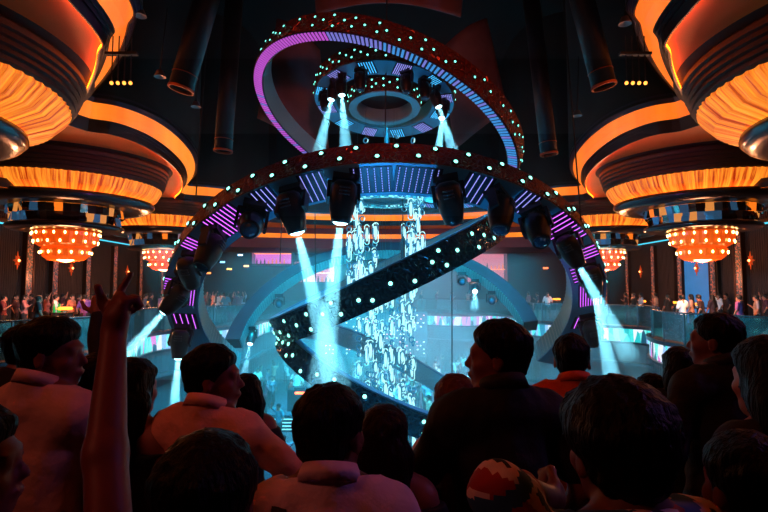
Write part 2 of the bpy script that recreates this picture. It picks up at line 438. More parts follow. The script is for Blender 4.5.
# --- rear arch
G = ring('smaller open arch behind the diagonal ring, dark face and pale inner rim', (-.056,18,.26), 41.6, -3.0, 5.02, 5.55, -.42, 4, 177, mat('maroon_band', (70,30,46), .4, .5), RIB, facemat=mat('rear_face', (44,22,34), .4, .5, vary=(2,.3)), cor=.03, bulbs=(1,0))
# ================================================================== MOVING HEADS
HB = mat('lamp_body', (16,17,22), .35, .4); HB2 = mat('lamp_trim', (60,66,76), .3, .7)
LENS_ON = glow('lens_lit', (190,245,255), 24.0)
nt = LENS_ON.node_tree; tr_ = nt.nodes.new('ShaderNodeBsdfTransparent'); mx_ = nt.nodes.new('ShaderNodeMixShader'); mx_.inputs[0].default_value = .75
nt.links.new(nt.nodes['Principled BSDF'].outputs[0], mx_.inputs[1]); nt.links.new(tr_.outputs[0], mx_.inputs[2]); nt.links.new(mx_.outputs[0], nt.nodes['Material Output'].inputs['Surface']); LENS_OFF = mat('lens_dark', (30,60,80), .08, .3)
def head_parts():
    base = MB(); base.box((0,0,-.06), (.36,.30,.12)); base.box((0,0,-.13), (.2,.2,.04))
    yoke = MB()
    for s in (-1,1):
        yoke.box((s*.225,0,-.31), (.045,.14,.36)); yoke.box((s*.18,0,-.14), (.13,.14,.04))
    bm = MB(); bm.lathe([(0,.27),(.12,.265),(.18,.21),(.20,.1),(.20,-.04),(.185,-.16),(.15,-.30),(.14,-.36),(.115,-.36),(.11,-.33)], 18)
    for k in range(3): bm.box((0,.195,.05+.05*k), (.16,.03,.02), mi=1)
    ln = MB(); ln.lathe([(0,-.40),(.06,-.392),(.10,-.37),(.12,-.345),(.11,-.33)], 18)
    return (base.mesh('base',HB), yoke.mesh('yoke',HB), bm.mesh('lamp_head',[HB,HB2],True), ln.mesh('lens',LENS_ON), ln.mesh('lens',LENS_OFF))
HP = head_parts(); BEAMS = []
def moving_head(loc, up, target, on, label, scale=1.0, power=0, col=(.25,.8,1.0), cone=7, group=None, blen=4.0):
    """hangs from loc; `up` points back into the ring; the head aims at target"""
    zz = Vector(up).normalized(); aim = (Vector(target)-Vector(loc)).normalized()
    # yoke axis x is perpendicular to both
    x = zz.cross(aim)
    x = x.normalized() if x.length > .05 else zz.orthogonal().normalized()
    y = zz.cross(x); Mx = Matrix((x, y, zz)).transposed().to_4x4(); Mx.translation = loc
    t = empty('moving_head_light', label, 'stage light', group=group); t.matrix_world = Mx @ Matrix.Scale(scale, 4)
    link('base', HP[0], t); link('yoke', HP[1], t)
    h = link('lamp_head', HP[2], t)
    la = Mx.to_3x3().inverted() @ aim
    q = Vector((0,0,-1)).rotation_difference(la); h.location = (0,0,-.42); h.rotation_mode = 'QUATERNION'; h.rotation_quaternion = q
    link('lens', HP[3] if on else HP[4], h)
    if on and power:
        L = bpy.data.lights.new('beam', 'SPOT'); L.energy = power; L.color = col; L.spot_size = R(cone); L.spot_blend = .2; L.shadow_soft_size = .02
        lo = link('beam', L, h); lo.location = (0,0,.2)
        BEAMS.append((Vector(loc)+Vector(zz)*(-.42*scale)+aim*(.44*scale), aim, blen, label, math.tan(R(cone*.5)), .075*scale))
    return t
# ================================================================== CRYSTALS
CRG = cell_mat('lit_crystal', [(70,215,225),(190,255,255),(20,90,120),(120,230,240)], 1.5, 3.0)
CRP = glow('pink_crystal', (240,130,220), 2.2)
def capsule_ring(b, c, w, h, r=.013, mi=0):
    pts = []
    for i in range(16):
        t = 2*PI*i/16; x = math.cos(t)*w/2; z = math.sin(t)*w/2+(h-w)/2*(1 if math.sin(t) >= 0 else -1)
        pts.append(Vector((c[0]+x, c[1], c[2]+z)))
    for i in range(16): b.tube(pts[i], pts[(i+1) % 16], r, n=4, cap=False, mi=mi)
pend = []
for (w,h) in ((.16,.16),(.15,.42),(.16,.60),(.14,.14)):
    b = MB(); capsule_ring(b, (0,0,0), w, h, .014 if h > .2 else .02)
    if h > .35: b.ball((0,0,0), .045, 8, 6, (1,1,(h-.12)/.1), mi=1)
    pend.append((b.mesh('crystal_pendant', [CRG, glow('crystal_core', (170,245,255), 1.5)]), h))
b = MB(); b.tube((0,0,-.5),(0,0,.5), .004, n=4); WIRE = b.mesh('wire', mat('wire_steel', (70,110,120), .4, .8))
def strand(x, y, ztop, zbot, zfirst, rnd, pink=False):
    t = empty('crystal_strand', 'strand of lit glass loop pendants hanging in the central crystal cascade', 'crystal strand', (x,y,ztop), group='crystal strands of the central cascade')
    w = link('wire', WIRE, t); w.scale = (1,1,ztop-zbot); w.location = (0,0,-(ztop-zbot)/2)
    z = zfirst
    while z > zbot:
        m, h = rnd.choice(pend)
        o = link('crystal_pendant', m, t); o.location = (0,0,z-h/2-ztop); o.rotation_euler = (0,0,rnd.uniform(-1,1))
        z -= h+rnd.choice((.05,.12,.28,.5))
# hub disc under the great arch
t = empty('crown_chandelier', 'glittering round crown from which the crystal strands hang', 'chandelier crown', (.05,15,4.62))
b = MB(); b.arc(.82,1.12,-.1,.12,0,360,60); b.build('rim', cell_mat('crown_glitter', [(40,170,190),(10,50,70),(150,240,245),(20,90,120)], 1.3, 14), t)
b = MB(); b.arc(.70,.82,-.05,.08,0,360,60); b.build('inner_rim', mat('ring_pale_face', (100,160,175), .5, .4), t)
b = MB(); b.lathe([(0,.02),(.7,.02),(.7,.06),(0,.06)], 40); b.build('plate', mat('crown_plate', (20,70,90), .4, .4), t)
rnd = random.Random(3)
for i in range(22):
    a = 2*PI*i/22+rnd.uniform(-.05,.05); r_ = rnd.choice((1.05,.9,1.08))
    x, y = .05+r_*math.cos(a), 15+r_*math.sin(a)
    side = abs(math.cos(a))
    if side > .55: strand(x, y, 4.55, 2.7-rnd.uniform(0,.9), 4.5, rnd)
for i in range(19):
    a = 2*PI*i/19+rnd.uniform(-.08,.08); r_ = rnd.choice((.5,.66,.8,.35))
    x, y = .07+r_*math.cos(a), 15+r_*math.sin(a)
    strand(x, y, 4.55, -1.2-rnd.uniform(0,1.6), 3.3-rnd.uniform(0,1.4) if abs(math.cos(a)) < .8 else 3.9, rnd)
for i in range(11):
    a = 2*PI*i/11+rnd.uniform(-.1,.1); r_ = rnd.uniform(.25,.95)
    x, y = .05+r_*math.cos(a), 15+r_*math.sin(a); zt = 7.2
    strand(x, y, zt, 5.2+rnd.uniform(0,.8), 6.7-rnd.uniform(0,.9), rnd)
# ================================================================== HOIST CABLES
CAB = mat('cable_black', (6,6,8), .6)
for (x0,y0,x1,y1,Y,lab) in [(387,-12,385,150,13.5,'black hoist cable down the middle of the upper rings'),(203,95,196,196,12.5,'thin black cable in front of the left gilded lobes'),(568,60,583,246,12.0,'thin black cable in front of the right gilded lobes'),
    (315,212,316,332,17,'black cable falling to the left of the crystal cascade'),(282,212,280,262,17,'short black cable left of the twin light beams'),(500,210,500,232,17,'short black cable by the raised end of the diagonal ring'),(452,252,452,380,16,'thin cable hanging right of the crystal cascade'),(541,60,545,160,16,'faint cable right of the tilted top ring')]:
    a, b_ = atY(x0,y0,Y), atY(x1,y1,Y)
    if y0 < 0 or y0 in (60,95): d = (a-b_); a = b_+d*1.6
    b = MB(); b.tube(a, b_, .018, n=6); o = b.build('hoist_cable', CAB); tag(o, lab, 'cable')
t = empty('hoist_hook', 'black hoist weight hanging inside the crystal cascade', 'hoist', atY(403,266,14.6))
b = MB(); b.lathe([(0,0),(.05,.02),(.07,.1),(.06,.75),(.03,.85),(0,.86)], 12); b.build('weight', CAB, t); b = MB(); b.box((0,0,-.03),(.12,.05,.08)); b.build('hook', CAB, t)
b = MB(); b.tube((0,0,.85),(0,0,2.3),.014,n=6); b.build('rope', CAB, t)
b = MB(); b.lathe([(0,0),(.10,.0),(.09,.05),(.03,.45),(.02,.6),(0,.6)], 10); o = b.build('cable_weight', CAB); o.location = atY(387,151,12.5); tag(o, 'small black cone weight behind the top of the big arch', 'weight')
# ================================================================== place the stage lights
upA = A.M @ Vector((0,0,1)); dn = -upA
def on_ring(rg, px, py, rad, off=0.0, h=None):
    a = ang(rg, px, py, rad, 0); s = -1 if rg.h > 0 else 1
    return rpt(rg, a, rad, s*.05)
upv = upA
KA = 1.35
LA = [ # px,py of the mount, aim target, lit, label, scale, power
  (250,196,(248,236,8.5),0,'black stage light on the arch above the two left cables'),
  (291,181,(322,300,10.9),1,'large black stage light on the arch, left of the twin beams, beam on'),
  (343,172,(330,300,10.6),1,'stage light near the arch crown casting a bright beam straight down'),
  (449,172,(462,260,11),0,'unlit black stage light right of the arch crown'),
  (499,184,(492,262,10),0,'biggest unlit black stage light on the arch, above the diagonal ring end'),
  (535,202,(545,262,10),0,'unlit stage light on the right shoulder of the arch'),
  (212,226,(196,268,11),0,'stage light on the left shoulder of the arch under purple glow'),
  (192,251,(206,300,13),0,'tilted stage light lower on the left limb of the arch'),
  (183,281,(125,345,12.9),1,'stage light on the left limb sending a beam down to the left'),
  (186,325,(176,420,14.6),1,'lowest stage light on the left limb with a beam straight down'),
  (566,228,(618,330,12.6),1,'purple-lit stage light on the right limb sending a long slanting beam'),
  (586,262,(612,390,13.6),1,'stage light on the right limb with a beam pointing straight down'),
  (588,316,(596,380,16),0,'lowest unlit stage light on the right limb of the arch')]
for (px,py,tg,on,lab) in LA:
    loc = on_ring(A, px, py, 5.74)
    pw = 0
    if on: pw = 30000
    moving_head(loc, upv, atY(*tg), on, lab, KA if 200 < px < 560 else KA*.9, pw, cone=9, blen=3.2 if 200 < px < 560 else 2.6)
for (px,py,tg,on,lab) in [(337,82,(314,165,13.4),1,'outer left spotlight of the upper ring, beam slanting down'),(344,77,(349,165,13.2),1,'second left spotlight of the upper ring, beam straight down'),
   (361,66,(362,130,13.2),0,'unlit spotlight at the front left of the upper ring'),(408,66,(408,130,13.2),0,'unlit spotlight at the front centre right of the upper ring'),(428,72,(427,130,13.2),0,'unlit spotlight at the front right of the upper ring'),
   (438,84,(462,165,13.6),1,'upper spotlight on the right of the upper ring, beam slanting right'),(444,98,(437,165,14),1,'lower spotlight on the right of the upper ring, beam nearly vertical'),(328,90,(326,130,14),0,'unlit spotlight on the far left of the upper ring')]:
    loc = on_ring(Cr, px, py, 1.76)
    moving_head(loc, Cr.M @ Vector((0,0,1)), atY(*tg), on, lab, .8, 14000 if on else 0, cone=10, blen=2.0)
for (px,py,tg,on,lab) in [(246,326,(236,410,17),1,'stage light under the left foot of the rear arch, beam on'),(276,294,(278,330,15),0,'unlit stage light under the left side of the rear arch'),(354,258,(356,280,15),0,'unlit stage light under the crown of the rear arch'),
   (468,262,(468,300,15),0,'unlit stage light under the right side of the rear arch'),(484,268,(474,320,17),1,'stage light under the right side of the rear arch with faint beam'),(500,284,(500,310,15),0,'unlit stage light lower on the right of the rear arch')]:
    a = ang(G, px, py, 5.1, -.4, 0, 180); loc = rpt(G, a, 4.98, -.3)
    moving_head(loc, Vector((0,0,1)), atY(*tg), on, lab, .9, 7000 if on else 0, cone=9, blen=1.6)
bmt = bpy.data.materials.new('beam_haze'); bmt.use_nodes = True; nt = bmt.node_tree; nt.nodes.remove(nt.nodes['Principled BSDF'])
vs_ = nt.nodes.new('ShaderNodeVolumeScatter'); vs_.inputs['Color'].default_value = (.8,.95,1,1); vs_.inputs['Density'].default_value = .16; vs_.inputs['Anisotropy'].default_value = .1
nt.links.new(vs_.outputs[0], nt.nodes['Material Output'].inputs['Volume'])
for (o_, d_, L_, lab_, tn, r0_) in BEAMS:
    b = MB(); b.lathe([(0,0),(r0_,0),(r0_+tn*L_,-L_),(0,-L_)], 20)
    o = b.build('light_beam', bmt); o.location = o_; o.rotation_mode = 'QUATERNION'; o.rotation_quaternion = Vector((0,0,-1)).rotation_difference(d_)
    tag(o, ('beam in the haze from the '+lab_).replace(', beam on','').replace(' casting a bright beam straight down','').replace(' sending a beam down to the left','').replace(' with a beam straight down','').replace(' sending a long slanting beam','').replace(' with a beam pointing straight down','').replace(', beam slanting down','').replace(', beam straight down','').replace(', beam slanting right','').replace(', beam nearly vertical','').replace(' with faint beam',''), 'light beam', kind='stuff')
# ================================================================== HANGING SCREENS and DUCTS
SCR = mat('screen_fabric', (104,74,80), .7, vary=(2,.15))
def screen(corners, Y, label, bulge=.5):
    b = MB(); P = [atY(x,y,Y) for x,y in corners]  # tl,tr,br,bl
    n = 12; vs = []
    for k in (0,1):
        for j in range(n+1):
            for i in range(n+1):
                u, v = i/n, j/n
                p = (P[0]*(1-u)+P[1]*u)*(1-v)+(P[3]*(1-u)+P[2]*u)*v
                p = p+Vector((0,-bulge*math.sin(PI*u)+k*.05, -.55*math.sin(PI*u)*v*0))
                vs.append(p)
    N = (n+1)**2; fs = []
    for k in (0,1):
        for j in range(n):
            for i in range(n):
                a = k*N+j*(n+1)+i; fs.append((a,a+1,a+n+2,a+n+1))
    rim = [i for i in range(n+1)]+[(j+1)*(n+1)+n for j in range(n)]+[n*(n+1)+i for i in range(n-1,-1,-1)]+[j*(n+1) for j in range(n-1,0,-1)]
    for i in range(len(rim)): a, c = rim[i], rim[(i+1) % len(rim)]; fs.append((a,c,c+N,a+N))
    b.add(vs, fs); tag(b.build('hanging_screen', SCR, smooth=True), label, 'ceiling screen')
screen([(277,18),(320,50),(330,160),(257,118)], 20, 'dark red fabric screen hanging left behind the upper rings')
screen([(440,50),(487,18),(508,110),(455,150)], 20, 'dark red fabric screen hanging right behind the upper rings')
screen([(312,-30),(466,-30),(461,17),(316,14)], 17, 'pale red fabric screen hanging highest above the tilted ring', .8)
TUB = mat('tube_paint', (40,30,36), .45, .3); TUR = mat('tube_rim', (170,90,70), .35, .6)
for (x,y,tx,ty,w,Y,lab) in [(181,89,208,-5,25,12,'black ceiling tube nearest the left gilded lobes'),(223,151,229,70,18,16,'smaller black ceiling tube left of the big arch'),(604,86,580,-8,24,12,'black ceiling tube nearest the right gilded lobes'),(549,154,540,75,17,16,'smaller black ceiling tube right of the big arch')]:
    lo = atY(x,y,Y); hi = atY(tx,ty,Y); ax = (hi-lo); r_ = w/2/F*Y; hi = lo+ax*2.2
    M3 = Vector((0,0,1)).rotation_difference(ax.normalized()).to_matrix()
    t = empty('ceiling_tube', lab, 'ceiling tube', lo, M3)
    b = MB(); L = ax.length*2.2; b.lathe([(r_,0),(r_,L),(r_*.9,L),(r_*.9,0)], 28, closed=True); b.build('tube', TUB, t, True)
    b = MB(); b.arc(r_*.88,r_*1.06,-.03,.03,0,360,32); b.arc(r_*1.0,r_*1.04,.35,.37,0,360,32); b.build('rim', TUR, t)
for (x,y,Y,lab) in [(160,77,11,'small silver ceiling spotlight left of the nearest tube'),(196,107,13,'tiny ceiling spotlight between the two left tubes'),(577,116,13,'small ceiling spotlight beside the right lobes'),(140,16,10,'small square lamp high at the edge of the near left lobe'),(625,24,10,'small square lamp high at the edge of the near right lobe')]:
    p = atY(x,y,Y); t = empty('ceiling_spotlight', lab, 'spotlight', p)
    b = MB(); b.lathe([(.0,.15),(.07,.14),(.13,0),(.10,.01),(0,.05)], 14); b.build('shade', mat('spot_silver', (150,130,130), .3, .8), t)
    b = MB(); b.tube((0,0,.14),(.1,.05,1.6),.015,n=5); b.build('stem', CAB, t)
SPK = mat('void_gear', (50,40,44), .5, .4)
for (x,y,Y,lab) in [(121,82,9.5,'bare bulb cluster under the near left lobe edge'),(636,82,9.5,'bare bulb cluster under the near right lobe edge')]:
    p = atY(x,y,Y); t = empty('bulb_cluster', lab, 'lamp', p)
    b = MB()
    for k in range(4): b.tube((.12*k-.18,0,0),(.12*k-.18,0,.9),.012,n=5)
    b.box((0,0,.55),(.6,.1,.05)); b.build('rack', SPK, t)
    for k in range(4):
        b = MB(); b.ball((.12*k-.18,0,-.02),.035); b.build('bulb', glow('amber_bulb',(255,150,60),3), t)
# ================================================================== GILDED DRUMS AND CRYSTAL CHANDELIERS
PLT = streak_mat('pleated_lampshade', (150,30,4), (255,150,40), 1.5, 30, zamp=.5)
COL = mat('collar_dark', (34,17,18), .6, 0)
AMB = mat('amber_glass', (200,80,20), .15, 0, (255,84,12), .6); CRB = glow('candle_bulb', (255,190,110), 14)
def canopy(ax, ay, lab, clab, withch, s, kr=1.0, kz=0.0):
    t = empty('canopy_drum', lab, 'ceiling canopy', (ax,ay,0), group=None)
    z = CZ
    cp = [(3.50,4.72),(3.56,4.62),(3.56,4.5),(3.50,4.47),(3.52,4.36),(3.46,4.33),(3.48,4.22),(3.42,4.19),(3.44,4.08),(3.38,4.05),(3.38,3.95),(3.30,3.9)]
    b = MB(); b.lathe([(3.7*kr,SL-.005)]+[(r_*kr, z+min(z_,4.70)+kz*.75*(4.72-z_)/.82) for r_, z_ in cp], 96)
    b.build('stepped_collar', COL, t, False)
    b = MB(); b.arc(2.92,2.99,z+3.262,z+3.28,0,360,60); b.build('added_uplight', glow('drum_added_glow',(255,112,26),20), t)  # added glowing ring, not a real fixture, lights the soffit from the rim
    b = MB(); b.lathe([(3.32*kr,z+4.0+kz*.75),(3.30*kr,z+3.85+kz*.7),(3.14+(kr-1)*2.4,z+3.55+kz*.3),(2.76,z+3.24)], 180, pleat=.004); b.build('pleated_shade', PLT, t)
    b = MB(); b.lathe([(2.5,z+3.25),(2.88,z+3.255),(3.0,z+3.26),(3.02,z+3.33),(3.05,z+3.33),(3.07,z+3.22),(2.96,z+3.1),(2.78,z+3.02),(2.5,z+3.0),(1.9,z+3.02),(1.9,z+3.3)], 96); b.build('rim_disc', DARK, t, True)
    # mirror drum with jittered facets; amber, gold and blue reflections put in as glow
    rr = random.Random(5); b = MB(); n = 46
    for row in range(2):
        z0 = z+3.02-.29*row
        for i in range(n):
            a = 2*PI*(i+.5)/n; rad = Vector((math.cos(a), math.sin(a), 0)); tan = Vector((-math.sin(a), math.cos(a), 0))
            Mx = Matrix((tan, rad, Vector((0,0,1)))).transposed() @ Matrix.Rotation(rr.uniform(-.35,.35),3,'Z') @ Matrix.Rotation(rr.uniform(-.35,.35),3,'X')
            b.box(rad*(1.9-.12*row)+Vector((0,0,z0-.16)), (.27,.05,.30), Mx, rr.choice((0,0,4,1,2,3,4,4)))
    b.build('mirror_facets', [mat('mirror', (220,210,205), .05, 1), glow('facet_amber_reflect',(255,120,26),1.1), glow('facet_gold_reflect',(240,150,70),.8), mat('facet_blue_reflect',(60,90,130),.1,.6,(60,110,150),.35), mat('facet_dark',(50,30,26),.1,.5)], t)
    b = MB(); b.lathe([(0,z+2.42),(1.75,z+2.42),(1.95,z+2.36),(2.0,z+2.28),(1.9,z+2.2),(1.3,z+2.16),(0,z+2.16)], 72); b.build('lower_disc', DARK, t, True)
    b = MB(); b.tube((0,0,z+2.4),(0,0,z+3.1),1.2,n=24); b.build('core', DARK, t)
    if withch:
        L = bpy.data.lights.new('chandelier_glow','POINT'); L.energy = 620; L.color = (1,.36,.16); L.shadow_soft_size = .5; lo = link('chandelier_glow', L); lo.location = (ax,ay,z+.6)
        c = empty('tiered_chandelier', clab, 'chandelier', (ax,ay,z+2.16))
        b = MB(); b.lathe([(1.0,0),(1.12,-.06),(1.10,-.2),(1.02,-.5),(.85,-.60),(.7,-.60)], 60, pleat=.012); b.lathe([(.75,-.6),(.84,-.68),(.78,-.95),(.6,-1.10),(0,-1.2)], 60, pleat=.012); b.build('glass_bowl', AMB, c)
        bb = MB(); bb.ball((0,0,0),.04,6,5,(1,1,1.5)); bl = bb.mesh('candle_bulb', CRB)
        for (r_, zz, n) in ((1.14,-.12,20),(1.08,-.42,16),(.86,-.82,14)):
            for i in range(n):
                a = 2*PI*i/n+zz; o = link('candle_bulb', bl, c); o.location = (r_*math.cos(a), r_*math.sin(a), zz)
for s, side in ((-1,'left'),(1,'right')):
    canopy(s*10.5, 9.6, 'gilded pleated ceiling drum nearest the camera on the %s' % side, '', False, s, 1.16, .10)
    canopy(s*12.2, 19.6, 'gilded pleated ceiling drum halfway down the %s wall' % side, 'tiered amber crystal chandelier under the middle %s drum' % side, True, s)
    canopy(s*12.9, 30.0, 'gilded pleated ceiling drum farthest back on the %s' % side, 'small far tiered amber chandelier at the back %s' % side, True, s)
    # stepped glowing cove between the drums and the side wall
    t = empty('stepped_cove', 'three orange-lit stepped ledges beside the middle %s drum' % side, 'lit ledge', (s*17.3, 15.2, CZ+3.2))
    b = MB(); b2 = MB()
    for k in range(3):
        pth = spline([(0,0,0),(-s*2.5,.5+.2*k,0),(-s*(4.6-.35*k),.7,0),(-s*(5.4-.35*k),2.2,0)], 8)
        A_ = [Vector((p.x,p.y+.28*k)) for p in pth]
        z0 = .28*(2-k)*-1+.62
        z0 = .12+.3*k
        strip(b, A_, z0+.10, A_, z0+.24, closed=False); strip(b, A_, z0+.24, [p+Vector((0,1.2)) for p in A_], z0+.26, closed=False)
        strip(b, [p+Vector((0,.1)) for p in A_], z0-.06, A_, z0+.10, closed=False)
        strip(b2, [p+Vector((0,.16)) for p in A_], z0-.06, [p+Vector((0,.14)) for p in A_], z0+.06, closed=False)
    b.build('ledge', COL, t); b2.build('light_strip', glow('step_led',(255,104,16),1.6), t)
    # wall pilasters and sconces
    GL = mat('glitter_panel', (190,100,60), .3, .7, bump=('voronoi',18,1)); 
    for Y,e in ((20.8,1),(22.6,1),(25.0,1),(27.0,1),(30.0,1),(33.0,1),(36.5,1),(40.0,1)):
        t = empty('wall_pilaster', '', 'pilaster', (s*(XW-.12), Y, 0)); t['label'] = 'glittering amber pilaster on the %s wall' % side; t['group'] = 'amber pilasters on the %s wall' % side
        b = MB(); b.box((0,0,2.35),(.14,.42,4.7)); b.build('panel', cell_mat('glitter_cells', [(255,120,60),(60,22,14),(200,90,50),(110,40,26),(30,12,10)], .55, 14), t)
        b = MB(); b.box((0,-.26,2.35),(.2,.06,4.7)); b.box((0,.26,2.35),(.2,.06,4.7)); b.build('frame', mat('bronze', (60,34,26), .35, .8), t)
    for Y,zz,nm in ((21.6,3.3,'nearest'),(24.2,3.3,'second'),(28.4,3.1,'third'),(34.6,3.1,'farthest')):
        t = empty('star_sconce', '%s star-shaped wall lamp on the %s wall' % (nm, side), 'wall lamp', (s*(XW-.14), Y, zz))
        b = MB(); vs = [(0,0,0)]
        for i in range(16): q = .36 if i % 4 == 0 else (.26 if i % 2 == 0 else .15); vs.append((-s*.03, q*math.cos(PI*i/8+PI/2)*.8, q*math.sin(PI*i/8+PI/2)*1.2))
        vs[0] = (-s*.1,0,0); vs += [(0,v[1],v[2]) for v in vs[1:]]
        b.add(vs, [(0,1+i,1+(i+1)%16) for i in range(16)]+[(1+i,1+(i+1)%16,17+(i+1)%16,17+i) for i in range(16)]); b.build('plate', mat('sconce_plate', (190,80,40), .3, .7, (255,90,30), .35), t)
        b = MB(); b.ball((-s*.08,0,0), .06); b.build('bulb', glow('sconce_bulb', (255,150,80), 9), t)
# ================================================================== FIGURES (signed-distance bodies -> one continuous mesh)
def surfnet(f, xs, ys, zs):
    """naive surface nets on a rectilinear grid; returns verts, quads"""
    s = f < 0
    nx, ny, nz = f.shape
    P = np.zeros((nx-1, ny-1, nz-1, 3), np.float32); N = np.zeros((nx-1, ny-1, nz-1), np.float32)
    X = (xs, ys, zs)
    off = [(a,b) for a in (0,1) for b in (0,1)]
    for ax in range(3):
        sl0 = [slice(None)]*3; sl1 = [slice(None)]*3; sl0[ax] = slice(0,-1); sl1[ax] = slice(1,None)
        a = f[tuple(sl0)]; b = f[tuple(sl1)]; c = (s[tuple(sl0)] != s[tuple(sl1)])
        t = np.where(c, a/np.where(c, a-b, 1), 0)
        o1, o2 = [q for q in range(3) if q != ax]
        for (u, v) in off:
            sl = [slice(None)]*3
            sl[o1] = slice(u, f.shape[o1]-1+u); sl[o2] = slice(v, f.shape[o2]-1+v)
            cc = c[tuple(sl)]; tt = t[tuple(sl)]
            N += cc
            shp = [1,1,1]; shp[ax] = -1
            base = X[ax][:-1].reshape(shp); d = np.diff(X[ax]).reshape(shp)
            P[..., ax] += np.where(cc, base+tt*d, 0)
            for q, w in ((o1,u),(o2,v)):
                shp = [1,1,1]; shp[q] = -1
                P[..., q] += np.where(cc, X[q][w:w+len(X[q])-1].reshape(shp), 0)
    act = N > 0; idx = -np.ones(N.shape, np.int64); idx[act] = np.arange(act.sum())
    V = P[act]/N[act][:,None]
    Q = []
    for ax in range(3):
        o1, o2 = [(1,2),(2,0),(0,1)][ax]
        sl0 = [slice(1,-1)]*3; sl1 = [slice(1,-1)]*3; sl0[ax] = slice(0,-1); sl1[ax] = slice(1,None)
        a = s[tuple(sl0)]; b = s[tuple(sl1)]
        for flip, m in ((False, a & ~b), (True, ~a & b)):
            I = np.argwhere(m)
            if not len(I): continue
            I = I.copy(); I[:, o1] += 1; I[:, o2] += 1
            def at(d1, d2):
                J = I.copy(); J[:, o1] += d1; J[:, o2] += d2; return idx[J[:,0], J[:,1], J[:,2]]
            q = np.stack([at(-1,-1), at(0,-1), at(0,0), at(-1,0)], 1)
            Q.append(q[:, ::-1] if flip else q)
    Q = np.concatenate(Q); Q = Q[(Q >= 0).all(1)]
    return V, Q
class Fld:
    def __init__(s, xs, ys, zs):
        s.ax = (np.asarray(xs,np.float32), np.asarray(ys,np.float32), np.asarray(zs,np.float32))
        s.P = np.stack(np.meshgrid(*s.ax, indexing='ij'), -1)
def ell(P, c, r, M=None):
    q = P-np.array(c, np.float32)
    if M is not None: q = q @ np.array(M, np.float32)      # M columns = local axes
    r = np.array(r, np.float32); k0 = np.linalg.norm(q/r, axis=-1); k1 = np.linalg.norm(q/(r*r), axis=-1)+1e-6
    return k0*(k0-1)/k1
def cone(P, a, b, ra, rb, fx=1.0, fy=1.0):
    a = np.array(a, np.float32); b = np.array(b, np.float32); ab = b-a
    q = P-a; t = np.clip((q @ ab)/(ab @ ab+1e-9), 0, 1)
    d = q-t[...,None]*ab
    if fx != 1 or fy != 1: d = d*np.array([1/fx,1/fy,1], np.float32)
    return np.linalg.norm(d, axis=-1)-(ra+(rb-ra)*t)
def smin(a, b, k=.03):
    h = np.clip(.5+.5*(b-a)/k, 0, 1); return b*(1-h)+a*h-k*h*(1-h)
def smax(a, b, k=.02): return -smin(-a, -b, k)
def noise3(P, sc, seed):
    r = np.random.RandomState(seed); o = np.zeros(P.shape[:-1], np.float32)
    for i in range(6):
        k = r.normal(size=3); k = k/np.linalg.norm(k)*sc*r.uniform(.6,1.6); k = k.astype(np.float32)
        o += np.sin(P @ k+r.uniform(0,6.28)+1.3*np.sin(P @ np.roll(k,1)*.7))
    return o/6
def tomesh(name, V, Q, mats, mi=None):
    me = bpy.data.meshes.new(name); n = len(V); q = len(Q)
    me.vertices.add(n); me.vertices.foreach_set('co', V.astype(np.float32).ravel())
    me.loops.add(q*4); me.loops.foreach_set('vertex_index', Q.astype(np.int32).ravel())
    me.polygons.add(q); me.polygons.foreach_set('loop_start', np.arange(q, dtype=np.int32)*4)
    for m in mats: me.materials.append(m)
    if mi is not None: me.polygons.foreach_set('material_index', mi.astype(np.int32))
    me.polygons.foreach_set('use_smooth', np.ones(q, bool))
    me.update(calc_edges=True); me.validate(); return me
def sub(P, c, r, fn, mr=.04):
    """evaluate fn only in a box round c (half-size r); far value elsewhere"""
    X, Y_, Z = P[:,0,0,0], P[0,:,0,1], P[0,0,:,2]
    c = np.array(c); r = np.array(r) if hasattr(r,'__len__') else np.array([r]*3)
    i = [np.searchsorted(X, c[0]-r[0]), np.searchsorted(X, c[0]+r[0]), 0, P.shape[1], np.searchsorted(Z, c[2]-r[2]), np.searchsorted(Z, c[2]+r[2])]
    o = np.full(P.shape[:-1], .5, np.float32)
    q = P[i[0]:i[1], :, i[4]:i[5]]
    if q.size: o[i[0]:i[1], :, i[4]:i[5]] = fn(q)
    return o
def rotm(yaw, pitch=0, roll=0):
    return np.array(Matrix.Rotation(R(yaw),3,'Z') @ Matrix.Rotation(R(pitch),3,'X') @ Matrix.Rotation(R(roll),3,'Y'), np.float32)
